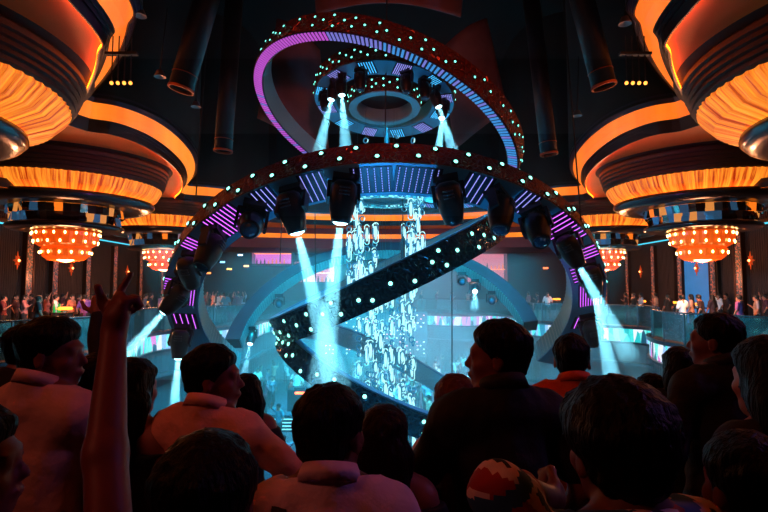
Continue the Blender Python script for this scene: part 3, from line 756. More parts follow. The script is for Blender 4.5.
def hand_sdf(P, wrist, d, up, kind, s=1.0):
    """wrist point, d = direction of the hand, up = back-of-hand normal; kind relaxed | point | fist"""
    d = np.array(d, np.float32); d /= np.linalg.norm(d); up = np.array(up, np.float32); up -= d*(up @ d); up /= np.linalg.norm(up); sd = np.cross(d, up)
    w = np.array(wrist, np.float32)
    M = np.stack([sd, d, up], 1)
    f = ell(P, w+d*.048*s, (.040*s,.052*s,.019*s), M)
    f = smin(f, cone(P, w-d*.01, w+d*.03*s, .026*s, .03*s), .02)
    for i, (o, L) in enumerate(((-.029,.072),(-.0095,.080),(.0105,.074),(.029,.060))):
        base = w+d*.085*s+sd*o*s
        if kind == 'point' and i == 0: b1 = (d*.93-up*.30+sd*.1); b2 = b1; b3 = b1
        elif kind == 'relaxed': b1 = d*.93-up*.35; b2 = d*.75-up*.65; b3 = d*.5-up*.86
        else: b1 = d*.35-up*.94; b2 = -d*.8-up*.6; b3 = -d*.7+up*.7
        q = base-d*.012*s; r_ = .0098*s
        for bb, fr, rr in ((b1,.5,r_),(b2,.3,r_*.93),(b3,.26,r_*.85)):
            bb = bb/np.linalg.norm(bb); e = q+bb*L*fr*s; f = smin(f, cone(P, q, e, rr, rr*.94), .006); q = e
    q = w+d*.02*s-sd*.03*s
    if kind == 'point': ds_ = (up*.35-sd*.4+d*.8, up*.4-sd*.1+d*.9)
    ds = (-sd*.75+d*.65, -sd*.35+d*.9) if kind != 'fist' else (-sd*.5+d*.6-up*.5, sd*.3+d*.6-up*.6)
    if kind == 'point': ds = ds_
    for bb, L in zip(ds, (.05,.045)):
        bb = bb/np.linalg.norm(bb); e = q+bb*L*s; f = smin(f, cone(P, q, e, .0125*s, .0105*s), .012); q = e
    return f
def figure(name, label, pos, yaw=0, H=1.78, fem=False, hyaw=0, hpitch=0, hroll=0, lean=0, elbows=None, wrists=None, hands=('relaxed','relaxed'),
           skin=(150,96,78), top=(40,40,44), top2=None, pants=(26,26,32), hair=(6,5,6), hairstyle='short', sleeves='short', neck=.0, ls=.0, res=.0095, seed=1, bulk=1.0, hands_on=True, extra=None, beard=False, group=None, hvol=.02, straps=None, parts=True, collar=False, hdir=None):
    sc = H/1.74
    up = 1.86; zt = 1.98
    el = elbows or ((-.27,-.02,1.16),(.27,-.02,1.16)); wr = wrists or ((-.26,.10,.93),(.26,.10,.93))
    el = [np.array(e, np.float32) for e in el]; wr = [np.array(w, np.float32) for w in wr]
    allp = np.array([*el, *wr]); lo = allp.min(0)-.2; hi = allp.max(0)+.2
    x0, x1 = min(-.34, lo[0]), max(.34, hi[0]); y0, y1 = min(-.27, lo[1]), max(.30, hi[1]); z1 = max(1.84, hi[2])
    xs = np.arange(x0, x1, res); ys = np.arange(y0, y1, res)
    zs = np.concatenate([np.arange(-.03, .9, max(res*2, .02)), np.arange(.9+0.0, z1, res)])
    F_ = Fld(xs, ys, zs); P = F_.P
    # lean: shear upper body forward
    bulk *= .90; k = math.tan(R(lean)); P = P.copy(); P[...,1] -= np.clip(P[...,2]-.95, 0, 3)*k
    el = [e-np.array((0,max(0,e[2]-.95)*k,0), np.float32) for e in el]; wr = [w-np.array((0,max(0,w[2]-.95)*k,0), np.float32) for w in wr]
    sw = .165*bulk if fem else .19*bulk
    def torso(g=0.0):
        t = ell(P, (0,0,1.27), ((.145 if fem else .168)*bulk+g, .108*bulk+g, .20+g))
        t = smin(t, ell(P, (0,.005,1.07), ((.118 if fem else .15)*bulk+g, .095*bulk+g, .17+g)), .06)
        t = smin(t, ell(P, (0,-.01,.93), ((.165 if fem else .165)*bulk+g, .118*bulk+g, .14+g)), .06)
        t = smin(t, cone(P, (-sw+.02,-.01,1.405), (sw-.02,-.01,1.405), .062+g, .062+g), .05)
        for s in (-1,1): t = smin(t, cone(P, (s*.035,-.02,1.485), (s*sw*.8,-.01,1.43), .052+g, .048+g), .05)
        if fem:
            for s in (-1,1): t = smin(t, ell(P, (s*.075,.085,1.25), (.07+g,.06+g,.065+g)), .03)
        return t
    def arm(i, g=0.0, frac=2.0):
        s = -1 if i == 0 else 1; sh = np.array((s*sw,-.01,1.40), np.float32); f = 1-.15*fem
        e, w = el[i], wr[i]
        if frac < 1: return cone(P, sh, sh+(e-sh)*frac, .058*f+g, .050*f+g)
        a = cone(P, sh, e, .056*f*bulk+g, .043*f+g)
        if frac < 1.01: return a
        fr = min(1, frac-1); return smin(a, cone(P, e, e+(w-e)*fr, .043*f+g, (.043-.015*fr)*f+g), .02)
    def legs(g=0.0, down=True):
        l = None
        for s in (-1,1):
            a = cone(P, (s*.085,-.01,.90), (s*.10,.01,.50), .088+g, .058+g); a = smin(a, cone(P, (s*.10,.01,.50), (s*.105,-.02,.09), .058+g, .042+g), .03)
            l = a if l is None else np.minimum(l, a)
        return l
    # head (worked out only in the upper part of the grid)
    Mh = rotm(hyaw, hpitch, hroll); hc = np.array((0,.018,1.598), np.float32)
    iz = int(np.searchsorted(F_.ax[2], 1.36)); P0 = P; P = P0[:,:,iz:]
    Ph = (P-hc) @ Mh
    sk = .96 if fem else 1.0; Ph = Ph/sk
    cran = ell(Ph, (0,-.014,.035), (.077,.097,.090))
    face = smin(cran, ell(Ph, (0,.028,-.035), (.060,.066,.078)), .03)
    face = smin(face, ell(Ph, (0,.058,-.088), (.034,.028,.024)), .03)
    face = smin(face, ell(Ph, (0,.078,.03), (.052,.018,.016)), .015)
    face = smin(face, cone(Ph, (0,.088,.016), (0,.109,-.020), .007, .0105), .012)
    face = smin(face, ell(Ph, (0,.098,-.024), (.017,.014,.009)), .008)
    for s in (-1,1):
        face = smin(face, ell(Ph, (s*.042,.06,-.02), (.022,.024,.022)), .02)
        face = smax(face, -ell(Ph, (s*.032,.104,.012), (.018,.016,.011)), .01)
        face = smin(face, ell(Ph, (s*.032,.080,.012), (.013,.013,.012)), .004)
        Me = rotm(s*-18)
        ear = ell(Ph, (s*.080,-.008,-.004), (.010,.020,.033), Me); ear = smax(ear, -ell(Ph, (s*.090,-.004,0), (.007,.011,.019)), .006)
        face = smin(face, ear, .008)
    face = smin(face, ell(Ph, (0,.094,-.050), (.024,.013,.007)), .006); face = smin(face, ell(Ph, (0,.091,-.063), (.021,.013,.008)), .006)
    face = face*sk
    def full(a):
        o = np.full(P0.shape[:-1], .5, np.float32); o[:,:,iz:] = a; return o
    Pu = P; face_u = face; P = P0; face = full(face)
    nk_u = cone(Pu, (0,-.025,1.46), hc+Mh @ np.array((0,-.028,-.06), np.float32), .060 if not fem else .05, .054 if not fem else .045)
    nk = full(nk_u)
    body = torso(); body = smin(body, legs(), .03)
    for s in (-1,1):
        body = smin(body, ell(P, (s*.11,.05,.035), (.05,.13,.045)), .02)
    for i in (0,1):
        a = arm(i)
        if hands_on:
            d = wr[i]-el[i]; side = -1 if i == 0 else 1
            upv = np.array((side*.3,-1,.2), np.float32) if extra is None else np.array(extra[i], np.float32)
            a = smin(a, sub(P, wr[i], .24, lambda q: hand_sdf(q, wr[i], (d if hdir is None or hdir[i] is None else hdir[i]), upv, hands[i])), .012)
        body = smin(body, a, .03)
    body = smin(body, nk, .035); body = smin(body, face, .022)
    def fin(V):
        V = V.copy(); return V*sc
    hk = {}
    # clothing field
    nz = noise3(F_.P, 24, seed)*.010+noise3(F_.P, 60, seed+9)*.006
    g = .014
    shirt = torso(g)
    fr = {'none':.0,'short':.72,'long':1.93}[sleeves]
    if fr:
        for i in (0,1): shirt = smin(shirt, arm(i, g-.002, fr), .03)
    if sleeves == 'long' or collar: shirt = smin(shirt, cone(P, (0,-.027,1.44), (0,-.016,1.535), .094, .078), .015)
    cut = (1.502 if (sleeves == 'long' or collar) else 1.492)-.35*P[...,1]-.9*np.clip(P[...,1]-.03,0,1)+np.clip((np.abs(P[...,0])-.125)*7,0,4)
    shirt = smax(shirt, P[...,2]-cut, .006)
    if neck > 0: shirt = smax(shirt, (P[...,2]-(1.43-neck)), .01)
    shirt = smax(shirt, .80-P[...,2], .01)+nz
    tr = smin(legs(.014), ell(P, (0,-.01,.93), (.178*bulk,.130*bulk,.13)), .04); tr = smax(tr, P[...,2]-.99, .01); tr = smax(tr, .08-P[...,2], .01)
    # hair
    y = Ph[...,1]; z = Ph[...,2]; x = np.abs(Ph[...,0])
    if hairstyle != 'bald':
        zl = np.interp(y, [-.2,-.045,-.02,.015,.03,.07,.1,.12], [-.058,-.052,-.025,-.022,.02,.055,.068,.075]).astype(np.float32)
        hn = noise3(Ph, 190, seed+3)*.007+noise3(Ph, 75, seed+5)*.006
        hc_ = smin(cran, ell(Ph, (0,-.045,-.025), (.060,.055,.052)), .03)
        top_v = hvol*np.clip((z+.02)/.08, .2, 1.2)*np.clip((z-zl)/.035, .15, 1)
        hf = smax((hc_-top_v)*1.0+hn, zl-z, .008)
        if hairstyle == 'curly': hf = hf+noise3(Ph, 170, seed+8)*.006-.006
        if hairstyle in ('long','long_side'):
            b = ell(Ph, (0,-.035,-.01), (.098,.098,.125)); b = smax(b, -ell(Ph, (0,.11,-.04), (.062,.11,.125)), .02)
            hf = smin(hf, b+hn, .02)
            hf = full(hf*sk)
            fall = cone(P0, hc+Mh @ np.array((0,-.065,-.05),np.float32), (0.0,-.115,1.18), .085, .055, 1.4, .75)
            hf = smin(hf, fall+np.sin(F_.P[...,0]*150+F_.P[...,2]*9)*.004+noise3(F_.P, 40, seed+6)*.006, .04)
        else: hf = full(hf*sk)
        keep = True
    out = []
    V, Q = surfnet(body, *F_.ax)
    if lean: pass
    SK = mat('skin_%d_%d_%d' % skin, skin, .5, spec=.4)
    TP = mat('cloth_%d_%d_%d' % top, top, .8, bump=('noise',14,.25)); PT = mat('cloth_%d_%d_%d' % pants, pants, .8)
    HR = mat('hair_%d_%d_%d' % hair, hair, .45, bump=('hair',60,.5), spec=.12)
    SHOE = mat('shoe_leather', (18,16,18), .4)
    cen = V[Q].mean(1)
    if not parts:
        return F_, body, shirt, tr, hf, V, Q
    me = tomesh(name, fin(V), Q, [SK, SHOE], (cen[:,2] < .075).astype(int))
    o = link('person', me); o.location = pos; o.rotation_euler = (0,0,R(yaw)); tag(o, label, 'person', group)
    for nm, fld, m in (('shirt' if not fem else 'top', shirt, [TP]), ('trousers', tr, [PT]), ('hair', hf if hairstyle != 'bald' else None, [HR])):
        if fld is None: continue
        V, Q = surfnet(fld, *F_.ax)
        mi = None
        if nm in ('shirt','top') and top2: m = [TP]+top2[0]; mi = top2[1](V[Q].mean(1))
        link(nm, tomesh(nm, fin(V), Q, m, mi), o)
    if collar:
        b = MB(); n = 28; vs = []
        for i in range(n):
            t = 2*PI*i/n; cx_, cy_ = math.cos(t), math.sin(t)
            for (r_, z_) in ((.078,-.012),(.073,.024),(.078,.026),(.096,-.022)):
                z0 = 1.513-.28*cy_*r_*1.6-(.03 if cy_ > .6 else 0); vs.append(((r_*cx_)*bulk*sc, (-.018+r_*cy_)*sc-(z0-.95)*k*sc, (z0+z_)*sc))
        fs = [(i*4+q_, ((i+1) % n)*4+q_, ((i+1) % n)*4+(q_+1) % 4, i*4+(q_+1) % 4) for i in range(n) for q_ in range(4)]
        b.add(vs, fs); b.build('collar', TP, o, True)
    if straps:
        b = MB()
        for s in (-1,1):
            pts = spline([(s*.05,-.118,1.05),(s*.075,-.128,1.2),(s*.105,-.124,1.34),(s*.115,-.095,1.43),(s*.115,-.02,1.482),(s*.11,.05,1.45),(s*.10,.10,1.36)], 6)
            for a, c in zip(pts, pts[1:]): b.box((a+c)/2*sc, (.036,.012,(c-a).length*1.15), Vector((0,0,1)).rotation_difference(c-a).to_matrix())
        b.build('backpack_straps', mat('strap_black', (10,10,12), .6), o)
    return o
# ------------------------------------------------------------------ small background figures: one mesh each, coloured by slots
def mini(name, res=.034, **kw):
    F_, body, shirt, tr, hf, V, Q = figure('m', '', (0,0,0), parts=False, res=res, **kw)
    un = np.minimum(np.minimum(body, shirt), np.minimum(tr, hf)); V, Q = surfnet(un, *F_.ax); c = V[Q].mean(1)
    # which layer is outermost at each face
    ix = [np.clip(np.searchsorted(F_.ax[i], c[:,i]), 0, len(F_.ax[i])-1) for i in range(3)]
    st = np.stack([f[ix[0],ix[1],ix[2]] for f in (body, shirt, tr, hf)], 1); mi = st.argmin(1)
    return tomesh('person', V, Q, [mat('mini_skin',(165,110,90),.6), mat('mini_top',(90,90,100),.8), mat('mini_pants',(24,24,32),.8), mat('mini_hair',(14,12,12),.6)], mi)
# ================================================================== GUESTS IN THE FOREGROUND
def guest(px, Y, topy, label, yaw=0, **kw):
    p = atY(px, topy, Y); H = max(1.5, min(1.93, p.z-.012))
    return figure('person', label, (p.x, Y, 0), yaw, H, **kw)
BEI = (214,168,160)
guest(50, 2.0, 314, 'man in profile at the left facing right, dark hair, pinkish beige shirt', yaw=-20, hyaw=-62, top=BEI, sleeves='short', seed=2, skin=(120,66,56), elbows=((-.27,.0,1.16),(.25,.22,1.22)), wrists=((-.22,.16,.98),(.10,.33,1.36)), collar=True)
guest(8, 1.12, 398, 'person cut off by the left frame edge, face in profile, blue top', yaw=-30, hyaw=-42, top=(60,66,120), seed=3, skin=(110,54,54), hairstyle='short').location.x -= .10
guest(26, 2.75, 322, 'dark silhouetted guest at the far left holding one arm up', yaw=-10, top=(26,20,22), seed=4, elbows=((-.27,-.02,1.16),(.30,.16,1.52)), wrists=((-.26,.10,.93),(.22,.24,1.78)), sleeves='long')
guest(212, 2.05, 341, 'man in a salmon pink shirt with his face in profile looking right', yaw=-14, hyaw=-68, top=(245,175,150), sleeves='long', collar=True, seed=5, skin=(128,70,56), elbows=((-.30,.05,1.17),(.37,.12,1.20)), wrists=((-.2,.28,1.12),(.30,.40,1.13)), bulk=1.05, hvol=.016)
guest(132, 2.1, 354, 'woman with long dark hair and bare shoulder behind the raised arm', yaw=-10, hyaw=-10, fem=True, hairstyle='long', top=(22,40,48), sleeves='none', neck=.05, seed=6, skin=(160,110,100))
guest(246, 2.9, 371, 'dark-haired woman half hidden to the right of the salmon-shirted man', yaw=5, hyaw=20, fem=True, hairstyle='long', top=(30,26,32), neck=.03, seed=7)
guest(205, .97, 429, 'nearest guest at lower left, back of head, bare arm raised and pointing up', yaw=0, hyaw=4, top=(24,22,26), sleeves='none', seed=8, skin=(112,52,44), bulk=.9, elbows=((-.265,.15,1.66),(.27,-.02,1.16)), wrists=((-.328,.29,1.91),(.26,.10,.93)), hands=('point','relaxed'), extra=((-.62,-.7,0.1),(.3,-1,.2)), hdir=(np.array((.12,.06,1.0)),None), res=.0085)
guest(331, 1.36, 378, 'man from behind in the centre, short dark hair, white shirt with black straps', yaw=0, hyaw=-24, top=(225,195,215), sleeves='long', collar=True, straps=True, seed=9, skin=(110,62,54), hair=(16,12,12), hvol=.014)
guest(384, 1.78, 401, 'woman from behind with long dark brown hair, right of the man with straps', fem=True, hairstyle='long', hair=(34,18,16), top=(30,24,28), neck=.04, seed=10, hyaw=-12)
guest(455, 2.15, 371, 'woman with brown hair and bare shoulder behind the black-shirted man', yaw=8, fem=True, hairstyle='long', hair=(96,52,46), top=(60,70,80), neck=.05, sleeves='none', seed=11, hyaw=15, skin=(190,130,130))
guest(499, 1.95, 316, 'tall man in a black shirt, face in profile looking left', yaw=10, hyaw=62, top=(14,15,18), sleeves='short', seed=12, skin=(120,64,54), bulk=1.08, hvol=.016, elbows=((-.29,.04,1.17),(.29,-.02,1.16)), wrists=((-.2,.26,1.05),(.26,.10,.93)), collar=True)
guest(572, 2.6, 331, 'man in a bright orange red shirt seen from behind', yaw=-8, hyaw=-14, top=(225,92,52), sleeves='long', collar=True, seed=13, bulk=1.06, hvol=.014)
pat = [mat('cloth_red', (150,26,36), .8), mat('cloth_blue', (40,90,140), .8), mat('cloth_ink', (10,14,34), .8)]
def patf(c):
    s = np.sin(c[:,0]*44+c[:,2]*33+c[:,1]*20); t = np.sin(c[:,0]*27-c[:,2]*52+2); m = np.zeros(len(c), int); m[s > .45] = 1; m[(t > .6)] = 2; m[(s < -.8) & (t < -.2)] = 3; return m
guest(621, 1.05, 377, 'nearest guest at lower right, dark curly head, bent arm in a patterned sleeve', yaw=16, hyaw=-6, hairstyle='curly', hvol=.022, top=(215,190,205), top2=(pat, patf), sleeves='long', seed=14, skin=(100,56,48), bulk=1.15, elbows=((-.25,.02,1.555),(.29,-.02,1.16)), wrists=((-.02,.22,1.44),(.26,.10,.93)), hands=('fist','relaxed'), hroll=-4)
guest(717, 2.5, 309, 'tall man at the right with cropped black hair and dark shirt, seen from behind', yaw=12, hyaw=34, top=(22,18,22), sleeves='long', collar=True, seed=15, skin=(112,66,62), hvol=.012, bulk=1.08)
guest(680, 2.9, 344, 'dark-haired woman standing left of the tall man at the right', fem=True, hairstyle='long', top=(20,18,24), seed=16, hyaw=-10)
guest(772, 1.6, 331, 'woman with long black hair at the right frame edge', fem=True, hairstyle='long', top=(24,16,22), seed=17, yaw=10, sleeves='long')
guest(752, 1.15, 428, 'dark guest in the lower right corner with purple light on the shoulder', yaw=6, top=(62,38,60), seed=18, sleeves='short', skin=(130,70,80), bulk=1.05, hvol=.018)
guest(652, 3.0, 372, 'dark guest lost in shadow between the curly head and the tall man', yaw=6, top=(26,18,22), seed=19, sleeves='long')
guest(96, 2.6, 352, 'dark guest standing behind the profile man and the raised arm', yaw=-6, top=(24,18,22), seed=20, sleeves='long')
# ================================================================== SMALL FIGURES
UPA = dict(elbows=((-.32,.1,1.50),(.32,.1,1.50)), wrists=((-.26,.15,1.78),(.26,.15,1.78)))
ONE = dict(elbows=((-.27,-.02,1.16),(.30,.14,1.55)), wrists=((-.26,.10,.93),(.22,.2,1.80)))
DRK = dict(elbows=((-.27,-.02,1.16),(.27,.05,1.17)), wrists=((-.26,.10,.93),(.12,.28,1.35)))
MINI = [mini('m', hands_on=False), mini('m', hands_on=False, **DRK), mini('m', hands_on=False, **UPA), mini('m', hands_on=False, fem=True, hairstyle='long'), mini('m', hands_on=False, fem=True, hairstyle='long', **ONE), mini('m', hands_on=False, **ONE),
        mini('m', hands_on=False, fem=True, hairstyle='long', **DRK), mini('m', hands_on=False, lean=10, **DRK)]
TOPS = [(180,80,70),(90,100,120),(200,190,190),(30,30,40),(120,60,80),(60,120,140),(210,150,130),(150,150,170),(70,30,40),(230,220,215)]
def small(k, x, y, z, yaw, label, top, H=1.0, group=None, pants=None):
    o = link('person', MINI[k]); o.location = (x,y,z); o.rotation_euler = (0,0,R(yaw)); o.scale = (H,H,H)
    def setm(i, m): o.material_slots[i].link = 'OBJECT'; o.material_slots[i].material = m
    setm(1, mat('cloth_%d_%d_%d' % top, top, .8))
    if pants: setm(2, mat('cloth_%d_%d_%d' % pants, pants, .8))
    return tag(o, label, 'person', group)
def balc(px, Y, k, yaw, label, top, H=1.0, pants=None, group=None):
    small(k, (px-384)/F*Y*1.0, Y, 0, yaw, label, top, H, group, pants)
W_ = (225,205,205)
for a in [
  (5,20,1,-60,'leftmost balcony guest in a dark red top near the first pilaster',(110,40,40)),
  (17,22,3,-80,'long-haired guest by the first pilasters on the left balcony',(70,40,50)),
  (26,21,6,-60,'guest with pale arms beside the second pilaster, pink top',(180,110,110)),
  (33,23.5,0,150,'dark guest half hidden behind the pink-topped one',(60,36,40)),
  (40,18.3,0,-40,'guest in a white cap standing low on the left balcony',(60,50,56)),
  (48,22.4,4,-70,'woman with one hand up left of the white-shirted man',(150,80,74)),
  (57,21,1,-60,'man in a white short-sleeved shirt on the left balcony',(230,205,205)),
  (73,22,3,-95,'woman in an orange patterned top seen from the side',(200,110,80)),
  (80,23,0,-60,'dark guest behind the orange-topped woman',(60,36,60)),
  (86,21.6,1,30,'man in a purple shirt with his hand at his mouth',(100,60,140)),
  (93,22.5,3,60,'woman in a tan dress right of the purple shirt',(150,96,76)),
  (101,19.4,6,-30,'woman in a pale blue top leaning at the left railing',(160,190,215)),
  (107,23.5,0,10,'man in a brown jacket behind the pale blue top',(110,70,60)),
  (64,25,5,-60,'guest farther back raising a hand between two pilasters',(90,50,60)),
  (144,24.6,7,-60,'guest in grey bent over a table left of the arch',(100,90,110)),
  (152,26,0,-80,'guest in dark clothes right of the bent one',(50,36,50)),
  (161,25.2,4,-60,'woman with raised hand beside the left limb of the arch',(150,110,140))]: balc(*a)
for i in range(10):
    balc(205+i*4.3, 29.2+(i*7 % 5)*.9, (2,4,5,3,1,0,4,5)[i % 8], -70+i*13, 'guest in the pink-lit huddle seen through the left limb of the arch', TOPS[(i*3) % 10], group='pink-lit huddle behind the left limb')
for a in [
  (528,37,3,100,'woman at the back right balcony behind the rear arch foot',(150,100,110)),
  (537,34,1,80,'guest in a dark suit left of the white-shirted one, back right',(50,50,70)),
  (547,31.4,0,170,'guest in a white shirt seen inside the right limb of the arch',(235,225,230)),
  (625,28.8,1,60,'man in a dark shirt at the back right railing',(40,36,50)),
  (633,28.6,0,100,'man in black beside a white-shirted guest, back right',(26,26,32)),
  (640,28.4,6,80,'woman in a white top leaning on the back right railing',(215,205,220)),
  (655,26.8,1,70,'shirtless-looking guest in a tan top at the right railing',(205,140,110)),
  (667,23.6,0,20,'man in black between the tan top and the white shirt',(16,16,20)),
  (681,20.6,1,15,'man in a white shirt and dark trousers on the right balcony',(232,230,238)),
  (690,22.4,3,50,'woman in a cream top behind the white-shirted man, right balcony',(225,180,160)),
  (701,20.8,7,40,'man in dark clothes leaning over a table, right balcony',(34,26,34)),
  (718,25.4,4,80,'woman in a white dress against the blue doorway',(230,235,245)),
  (725,26,0,90,'tall dark man right of the white dress',(34,30,46)),
  (711,21.6,3,20,'woman with long dark hair right of the leaning man',(44,30,44)),
  (738,19.6,0,30,'man in a purple shirt on the right balcony',(130,70,130)),
  (755,20.5,1,60,'guest in a plaid grey shirt near the right frame edge',(150,140,150)),
  (764,22.5,5,60,'guest raising a hand at the right frame edge',(70,40,60))]: balc(*a)
for i in range(9):
    x = (-4.2,-2.7,-1.0,3.0,4.4,5.6,6.8,7.6,1.2)[i]; small((0,2,3,5,4,1,2,6,3)[i], x, 41.6+(i*5 % 3)*.8, 0, 180+i*20, 'guest behind the far glowing balcony booth, seen through haze', TOPS[i], group='guests on the far balcony')
rr = random.Random(11); pts = []
tries = 0
while len(pts) < 190 and tries < 9000:
    tries += 1
    y = rr.uniform(14.5, 38); x = rr.uniform(-8.2, 8.2)
    if -5.6 < x < -1.6 and 23.4 < y < 27.6: continue
    if y > 35.5 and -4.5 < x < 3.4: continue
    if all((x-a)**2+(y-b)**2 > .52 for a, b in pts): pts.append((x, y))
for i, (x, y) in enumerate(pts):
    small((2,4,5,0,1,3,6,2,5,4)[rr.randrange(10)], x, y, -4.5, rr.uniform(0,360), 'dancer in the crowd on the hazy dance floor below', TOPS[rr.randrange(10)], rr.uniform(.93,1.05), 'dancers on the floor')
for i,(x,y,k,lab) in enumerate(((-4.3,25.4,1,'performer in white at the mixing desk on the low stage'),(-3.2,25.9,5,'performer raising a hand on the low stage'),(-2.3,25.2,6,'performer in dark clothes at the right of the low stage'))):
    small(k, x, y, -3.7, 180, lab, [(225,235,240),(60,90,110),(30,40,50)][i])
# ================================================================== FLOOR, RAILINGS, FURNITURE
GLS = glass_mat('rail_glass', (150,205,215), .12, .045); RAILM = mat('rail_steel', (120,150,165), .25, .9)
def railing(i0, i1, label):
    P_ = offset(edge, .12); t = empty('glass_railing', label, 'railing', (P_[i0].x, P_[i0].y, 0)); o = Vector((P_[i0].x, P_[i0].y, 0))
    hb = MB(); k = 4; i = i0
    while i < i1:
        a = Vector((P_[i].x, P_[i].y, 0))-o; j = min(i+k, i1); c = Vector((P_[j].x, P_[j].y, 0))-o
        d = (c-a); L = d.length; rot = Matrix.Rotation(math.atan2(d.y, d.x), 3, 'Z')
        b = MB(); b.box((a+c)/2+Vector((0,0,.56)), (L-.10,.03,.98), rot); b.build('glass_panel', GLS, t)
        b = MB(); b.box(a+Vector((0,0,.54)), (.06,.06,1.08), rot); b.build('post', RAILM, t)
        hb.tube(a+Vector((0,0,1.1)), c+Vector((0,0,1.1)), .03, n=6); i = j
    hb.build('handrail', RAILM, t)
# find stretches by y/x
def near_i(x, y): return min(range(len(edge)), key=lambda i: (edge[i].x-x)**2+(edge[i].y-y)**2)
marks = [near_i(*p) for p in ((9,5.6),(11.8,15.6),(11.3,22),(12.6,23.8),(9.4,31),(9.2,36),(8.4,39.3),(2.6,40.6),(-5,37.5),(-7.3,31),(-8.8,25.1),(-10.1,23.8),(-9.3,19.2),(-9.3,15.4),(-10.4,9),(-8,5.2))]
labs = ['near right glass balcony railing beside the guests','glass railing on the round right balcony bay','short glass railing in the notch right of the round bay','glass railing on the back right balcony','glass railing inside the right limb of the arch','glass railing where the far right balcony turns','glass railing on the far central booth','long far glass railing behind the crystals','far glass railing at the back left','glass railing seen through the left limb of the arch','short glass railing left of the arch notch','glass railing left of the big arch','glass railing on the left round bay','near left glass railing with cyan light','nearest left glass balcony railing']
mi_ = marks if marks[0] < marks[-1] else marks[::-1]
labs_ = labs if marks[0] < marks[-1] else labs[::-1]
for a, b_, l in zip(mi_, mi_[1:], labs_):
    if b_ > a: railing(a, b_, l)
TT = mat('table_top', (60,34,26), .25)
LMP = glow('table_lamp_glow', (255,140,40), 4)
for (px,Y,lab) in [(148,27.5,'round cocktail table with amber lit top left of the arch'),(640,30.2,'cocktail table with amber glow at the back right'),(696,24.6,'cocktail table with amber glow in front of the blue doorway'),(672,27.6,'cocktail table between guests on the right balcony'),(66,19.6,'low cocktail table with bottles on the left balcony'),(556,36,'small cocktail table at the far right of the balcony')]:
    x = (px-384)/F*Y; t = empty('cocktail_table', lab, 'table', (x,Y,0))
    b = MB(); b.lathe([(0,1.02),(.4,1.02),(.42,1.05),(.4,1.08),(0,1.08)], 20); b.build('table_top', TT, t)
    b = MB(); b.lathe([(0,0),(.26,0),(.26,.03),(.04,.06),(.035,1.02),(0,1.02)], 12); b.build('pedestal', RAILM, t)
    l = empty('table_lamp', 'small amber lamp on the '+lab[:lab.find(' table')]+' table'+lab[lab.find(' table')+6:], 'lamp', (x,Y,1.08))
    b = MB(); b.lathe([(0,0),(.08,0),(.08,.03),(.02,.04),(.02,.1),(0,.1)],10); b.build('base', RAILM, l)
    b = MB(); b.lathe([(0,.08),(.26,.09),(.28,.14),(.24,.2),(0,.2)], 14); b.build('lamp_shade', LMP, l)
BG = mat('bottle_green', (30,120,60), .1, 0, (60,200,90), .5)
for i in range(3):
    b = MB(); b.lathe([(0,0),(.045,0),(.045,.2),(.018,.26),(.018,.33),(0,.33)], 10); o = b.build('bottle', BG); x = (66-384)/F*19.6
    o.location = (x+.25*math.cos(2+i), 19.6-.25*abs(math.sin(1+i)), 1.08); tag(o, 'small bottle standing on the low cocktail table, left balcony', 'bottle', 'bottles on the low table')
# low stage and mixing desk on the floor
t = empty('low_stage', 'low stage platform with glowing cyan edge lines on the dance floor', 'stage', (-3.5,25.4,-4.5))
b = MB(); b.box((0,0,.35),(3.8,3.6,.7)); b.build('platform', mat('stage_black',(30,46,58),.4), t)
for k in range(4):
    b = MB(); b.box((0,-1.82,.12+.15*k),(3.6,.03,.04)); b.build('light_strip', glow('stage_line',(120,230,250),2.2), t)
b = MB(); b.box((0,0,.74),(3.8,3.6,.05)); b.build('deck', mat('stage_deck',(50,80,96),.4), t)
t = empty('mixing_desk', 'mixing desk with orange light strip on the low stage', 'desk', (-3.4,24.5,-3.73))
b = MB(); b.box((0,0,.5),(2.2,.6,1.0)); b.build('cabinet', mat('desk_black',(20,26,34),.4), t)
b = MB(); b.box((-.3,-.32,.85),(.9,.03,.10)); b.build('light_strip', glow('desk_orange',(255,110,50),6), t)
for s in (-1,1):
    b = MB(); b.box((s*.55,0,1.04),(.5,.45,.08)); b.build('mixer', mat('desk_black',(20,26,34),.4), t)
# dotted LED wall far behind the crystals
t = empty('led_wall', 'wide wall of scattered pink and white light dots behind the crystals', 'led screen', (-.6,37.0,-4.5))
b = MB(); b.box((0,0,3.2),(7.4,.2,3.2)); b.build('screen', mat('led_black',(10,50,66),.4), t)
for s in (-1,1): b = MB(); b.box((s*3,0,.8),(.12,.12,1.6)); b.build('post', BLACK, t)
b = MB(); rr = random.Random(4)
for row in range(11):
    for i in range(30):
        if rr.random() < .45: b.box((-3.5+i*.24+rr.uniform(-.04,.04), -.12, 1.85+row*.27), (.09,.03,.06), mi=rr.choice((0,0,1)))
o = b.build('light_dots', [glow('dot_white',(210,240,255),5), glow('dot_pink',(255,150,170),4)], t); o['kind'] = 'stuff'
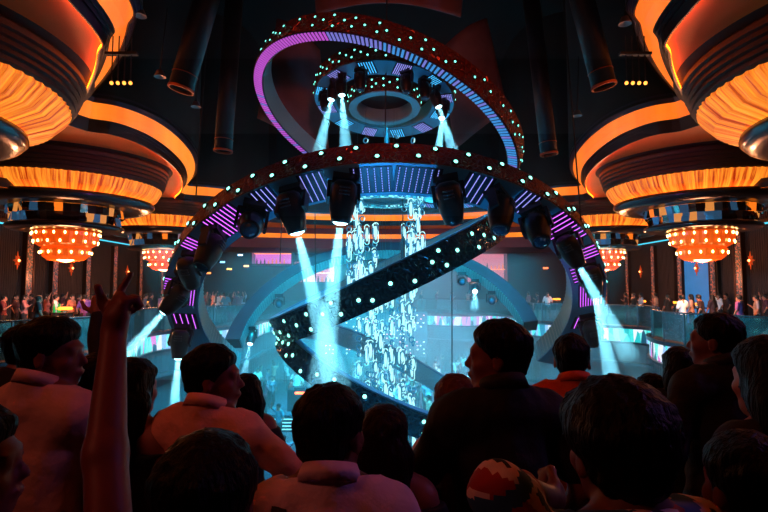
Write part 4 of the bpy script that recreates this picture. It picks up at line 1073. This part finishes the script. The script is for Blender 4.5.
# back bars and wall lights
def bar(x0px,x1px,y0,y1,Y,label,cols,seed):
    a = atY(x0px,y1,Y); c = atY(x1px,y0,Y); w = c.x-a.x; h = c.z-a.z
    t = empty('back_bar', label, 'bar', ((a.x+c.x)/2, Y, a.z))
    b = MB(); b.box((0,.5,h/2),(w,.1,h)); b.build('back_panel', cols[0], t)
    b = MB(); b.box((0,0,-.05),(w+.3,1.1,.1)); b.box((0,0,h+.05),(w+.3,1.1,.1)); b.box((-w/2-.1,0,h/2),(.1,1.1,h)); b.box((w/2+.1,0,h/2),(.1,1.1,h)); b.build('frame', DARK, t)
    b = MB(); b.box((0,.2,h*.45),(w,.4,.06)); b.build('shelf', cols[1], t)
    rr = random.Random(seed)
    for i in range(int(w/.35)):
        for zz in (0, h*.45+.03):
            if rr.random() < .75:
                q = MB(); hh = rr.uniform(.3,.55)*min(1,h*.45/.6); q.lathe([(0,0),(.07,0),(.07,hh*.6),(.03,hh*.75),(.03,hh),(0,hh)],8); o = q.build('bottle', rr.choice(cols[2:])); o.location = ((a.x+c.x)/2-w/2+.2+i*.35, Y+.2-.0, a.z+zz+.001)
                tag(o, 'backlit bottle standing on the '+label, 'bottle', 'bottles on the '+label)
PK = glow('bar_pink',(215,90,200),1.1); OR = glow('bar_orange',(255,140,70),1.6); BL = glow('bar_blue',(70,150,220),1.2); WH = glow('bar_white',(255,225,200),2.2)
DB = mat('bottle_dark',(60,26,30),.2); LB = mat('bottle_amber',(190,90,40),.15,0,(255,140,60),.6)
bar(254,292,241,264,45.6,'pink and orange lit bar at the back left',[PK,OR,DB,LB,LB],1)
bar(466,505,254,282,45.6,'orange and pink lit bar at the back right',[glow('bar_rose',(225,120,140),.9),OR,DB,LB],2)
bar(296,334,262,282,45.6,'small white lit bar at the back left of the crystals',[glow('bar_pale',(235,150,190),1.0),WH,DB,LB],3)
for (px,py,Y,col,lab) in [(231,250,44,(60,240,110),'green exit-like lamp on the back wall left'),(222,262,44,(120,200,255),'pale blue lamp low on the back wall left'),(240,255,44,(170,220,255),'white blue lamp on the back wall left'),(229,269,44,(255,190,90),'amber strip lamp on the back wall left'),(208,273,44,(255,130,60),'small orange lamp farthest left on the back wall'),(246,266,44,(255,190,120),'small cream lamp beneath the left bar'),(546,268,44,(255,110,60),'small orange lamp on the back wall right'),(533,247,44,(255,160,80),'amber lamp high on the back wall right')]:
    p = atY(px,py,Y+2.4); t = empty('wall_lamp', lab, 'wall lamp', p)
    b = MB(); b.box((0,.2,0),(.5,.1,.22)); b.build('bracket', BLACK, t); b = MB(); b.box((0,.1,0),(.42,.12,.14)); b.build('lamp_glass', glow('g_%d_%d_%d' % col, col, 4), t)
# blue lit doorway on the right wall
mb = MB(); mb.box((XW-.02, 28.6, 2.1),(.1,3.6,4.2)); 
m_ = mb; struct('door_1', m_, mat('door_blue',(30,90,150),.5,0,(40,140,215),.55,vary=(.8,.3)))
mb = MB(); mb.box((XW-.08,26.7,2.15),(.2,.2,4.4)); mb.box((XW-.08,30.5,2.15),(.2,.2,4.4)); mb.box((XW-.08,28.6,4.35),(.2,4.0,.2)); struct('trim_12', mb, BLACK)
# pendant lamps over the back right balcony
# ================================================================== HAZE
def haze(nm, box, dens, label, colour=(.8,.95,1)):
    m = bpy.data.materials.new(nm+'_volume'); m.use_nodes = True; nt = m.node_tree
    nt.nodes.remove(nt.nodes['Principled BSDF']); v = nt.nodes.new('ShaderNodeVolumeScatter')
    v.inputs['Color'].default_value = (*colour,1); v.inputs['Density'].default_value = dens; v.inputs['Anisotropy'].default_value = .2
    nt.links.new(v.outputs[0], nt.nodes['Material Output'].inputs['Volume'])
    b = MB(); x0,x1,y0,y1,z0,z1 = box; b.box(((x0+x1)/2,(y0+y1)/2,(z0+z1)/2),(x1-x0,y1-y0,z1-z0)); o = b.build(nm, m)
    tag(o, label, 'haze', kind='stuff'); return o
lv = [(-4.45,-1.0,.014),(-1.0,.5,.0125),(.5,3.2,.0105),(3.2,4.6,.008),(4.6,5.9,.006),(5.9,7.4,.0045)]
nm_ = ['lowest and thickest','second','third','fourth','fifth','topmost and thinnest']
for (z0,z1,dn), n_ in zip(lv, nm_): haze('stage_haze', (-6.8,6.8,8.5,36.8,z0,z1), dn, n_+' layer of cyan stage haze counted up from the dance floor')
def arealight(nm, loc, tgt, size, col, e, shape='DISK'):
    L = bpy.data.lights.new(nm, 'AREA'); L.energy = e; L.color = col; L.size = size; L.shape = shape
    o = link(nm, L); o.location = loc; d = Vector(tgt)-Vector(loc); o.rotation_mode = 'QUATERNION'; o.rotation_quaternion = d.to_track_quat('-Z','Y'); return o
def spotl(nm, loc, tgt, col, e, size, blend=.6, soft=.3):
    L = bpy.data.lights.new(nm, 'SPOT'); L.energy = e; L.color = col; L.spot_size = R(size); L.spot_blend = blend; L.shadow_soft_size = soft
    o = link(nm, L); o.location = loc; d = Vector(tgt)-Vector(loc); o.rotation_mode = 'QUATERNION'; o.rotation_quaternion = d.to_track_quat('-Z','Y'); return o
# added cyan washes and uplights without fixtures, for haze, rings and balconies
spotl('added_wash', (-3,17,6.2), (-3.5,24,-4.5), (.01,.55,.85), 19000, 90)
spotl('added_wash', (3,17,6.2), (3,26,-4.5), (.01,.55,.85), 19000, 90)
spotl('added_wash', (0,12,7.3), (0,15,-4.5), (.01,.42,.8), 6000, 80)
spotl('added_wash', (0,24,7.0), (0,30,-4.5), (.03,.66,.95), 34000, 100)
spotl('added_wash', (-5.9,14,3.4), (-10,20,-.8), (.01,.6,.85), 3400, 75)
spotl('added_wash', (5.9,14,3.4), (11.5,21,-.8), (.01,.6,.85), 3400, 75)
spotl('added_uplight', (0,9.5,-3.5), (0,12,6), (.03,.4,.9), 1700, 65)
spotl('added_uplight', (0,16,-3.5), (0,15,9), (.05,.5,.9), 800, 34)
spotl('added_wash', (3,31,6.6), (3.0,30,-4.5), (1,.35,.6), 9000, 60)  # added pink spot for the back of the dance floor
spotl('added_magenta_wash', (0,11,.6), (-5.0,13.8,2.7), (.9,.1,.8), 900, 26)  # added magenta spots tinting the stage lights on both arch limbs
spotl('added_magenta_wash', (0,11,.6), (5.0,13.8,2.9), (.9,.1,.8), 900, 26)
# added red and violet lamps without fixtures, for the guests and upper rings
arealight('added_red_fill', (-4.5,-1.2,5.0), (0,2,1.0), .8, (1,.2,.12), 31)
spotl('added_ring_red', (0,3.5,5.8), (0,14,7.4), (1,.16,.08), 1900, 46)
spotl('added_violet_side', (6,2.5,4.5), (1.0,1.6,1.4), (.5,.25,1), 110, 75)
# camera
cam = bpy.data.cameras.new('camera'); cam.lens = 24.0; cam.sensor_width = 36.0; cam.clip_end = 200
co = bpy.data.objects.new('camera', cam); C.objects.link(co); co.location = (0,0,CZ); co.rotation_euler = (PI/2+TH, 0, 0)
sc = bpy.context.scene; sc.camera = co
w = bpy.data.worlds.new('world'); sc.world = w; w.use_nodes = True
w.node_tree.nodes['Background'].inputs[0].default_value = (.01,.008,.012,1); w.node_tree.nodes['Background'].inputs[1].default_value = .3
sc.view_settings.view_transform = 'Standard'; sc.view_settings.look = 'None'; sc.view_settings.gamma = 1; sc.view_settings.exposure = 0; sc.view_settings.use_curve_mapping = False
cy = sc.cycles; cy.use_denoising = True; cy.max_bounces = 5; cy.diffuse_bounces = 2; cy.glossy_bounces = 3; cy.transparent_max_bounces = 12; cy.transmission_bounces = 2; cy.volume_bounces = 0
cy.sample_clamp_indirect = 3; cy.use_light_tree = True; cy.caustics_reflective = False; cy.caustics_refractive = False
try: cy.denoiser = 'OPENIMAGEDENOISE'
except Exception: pass
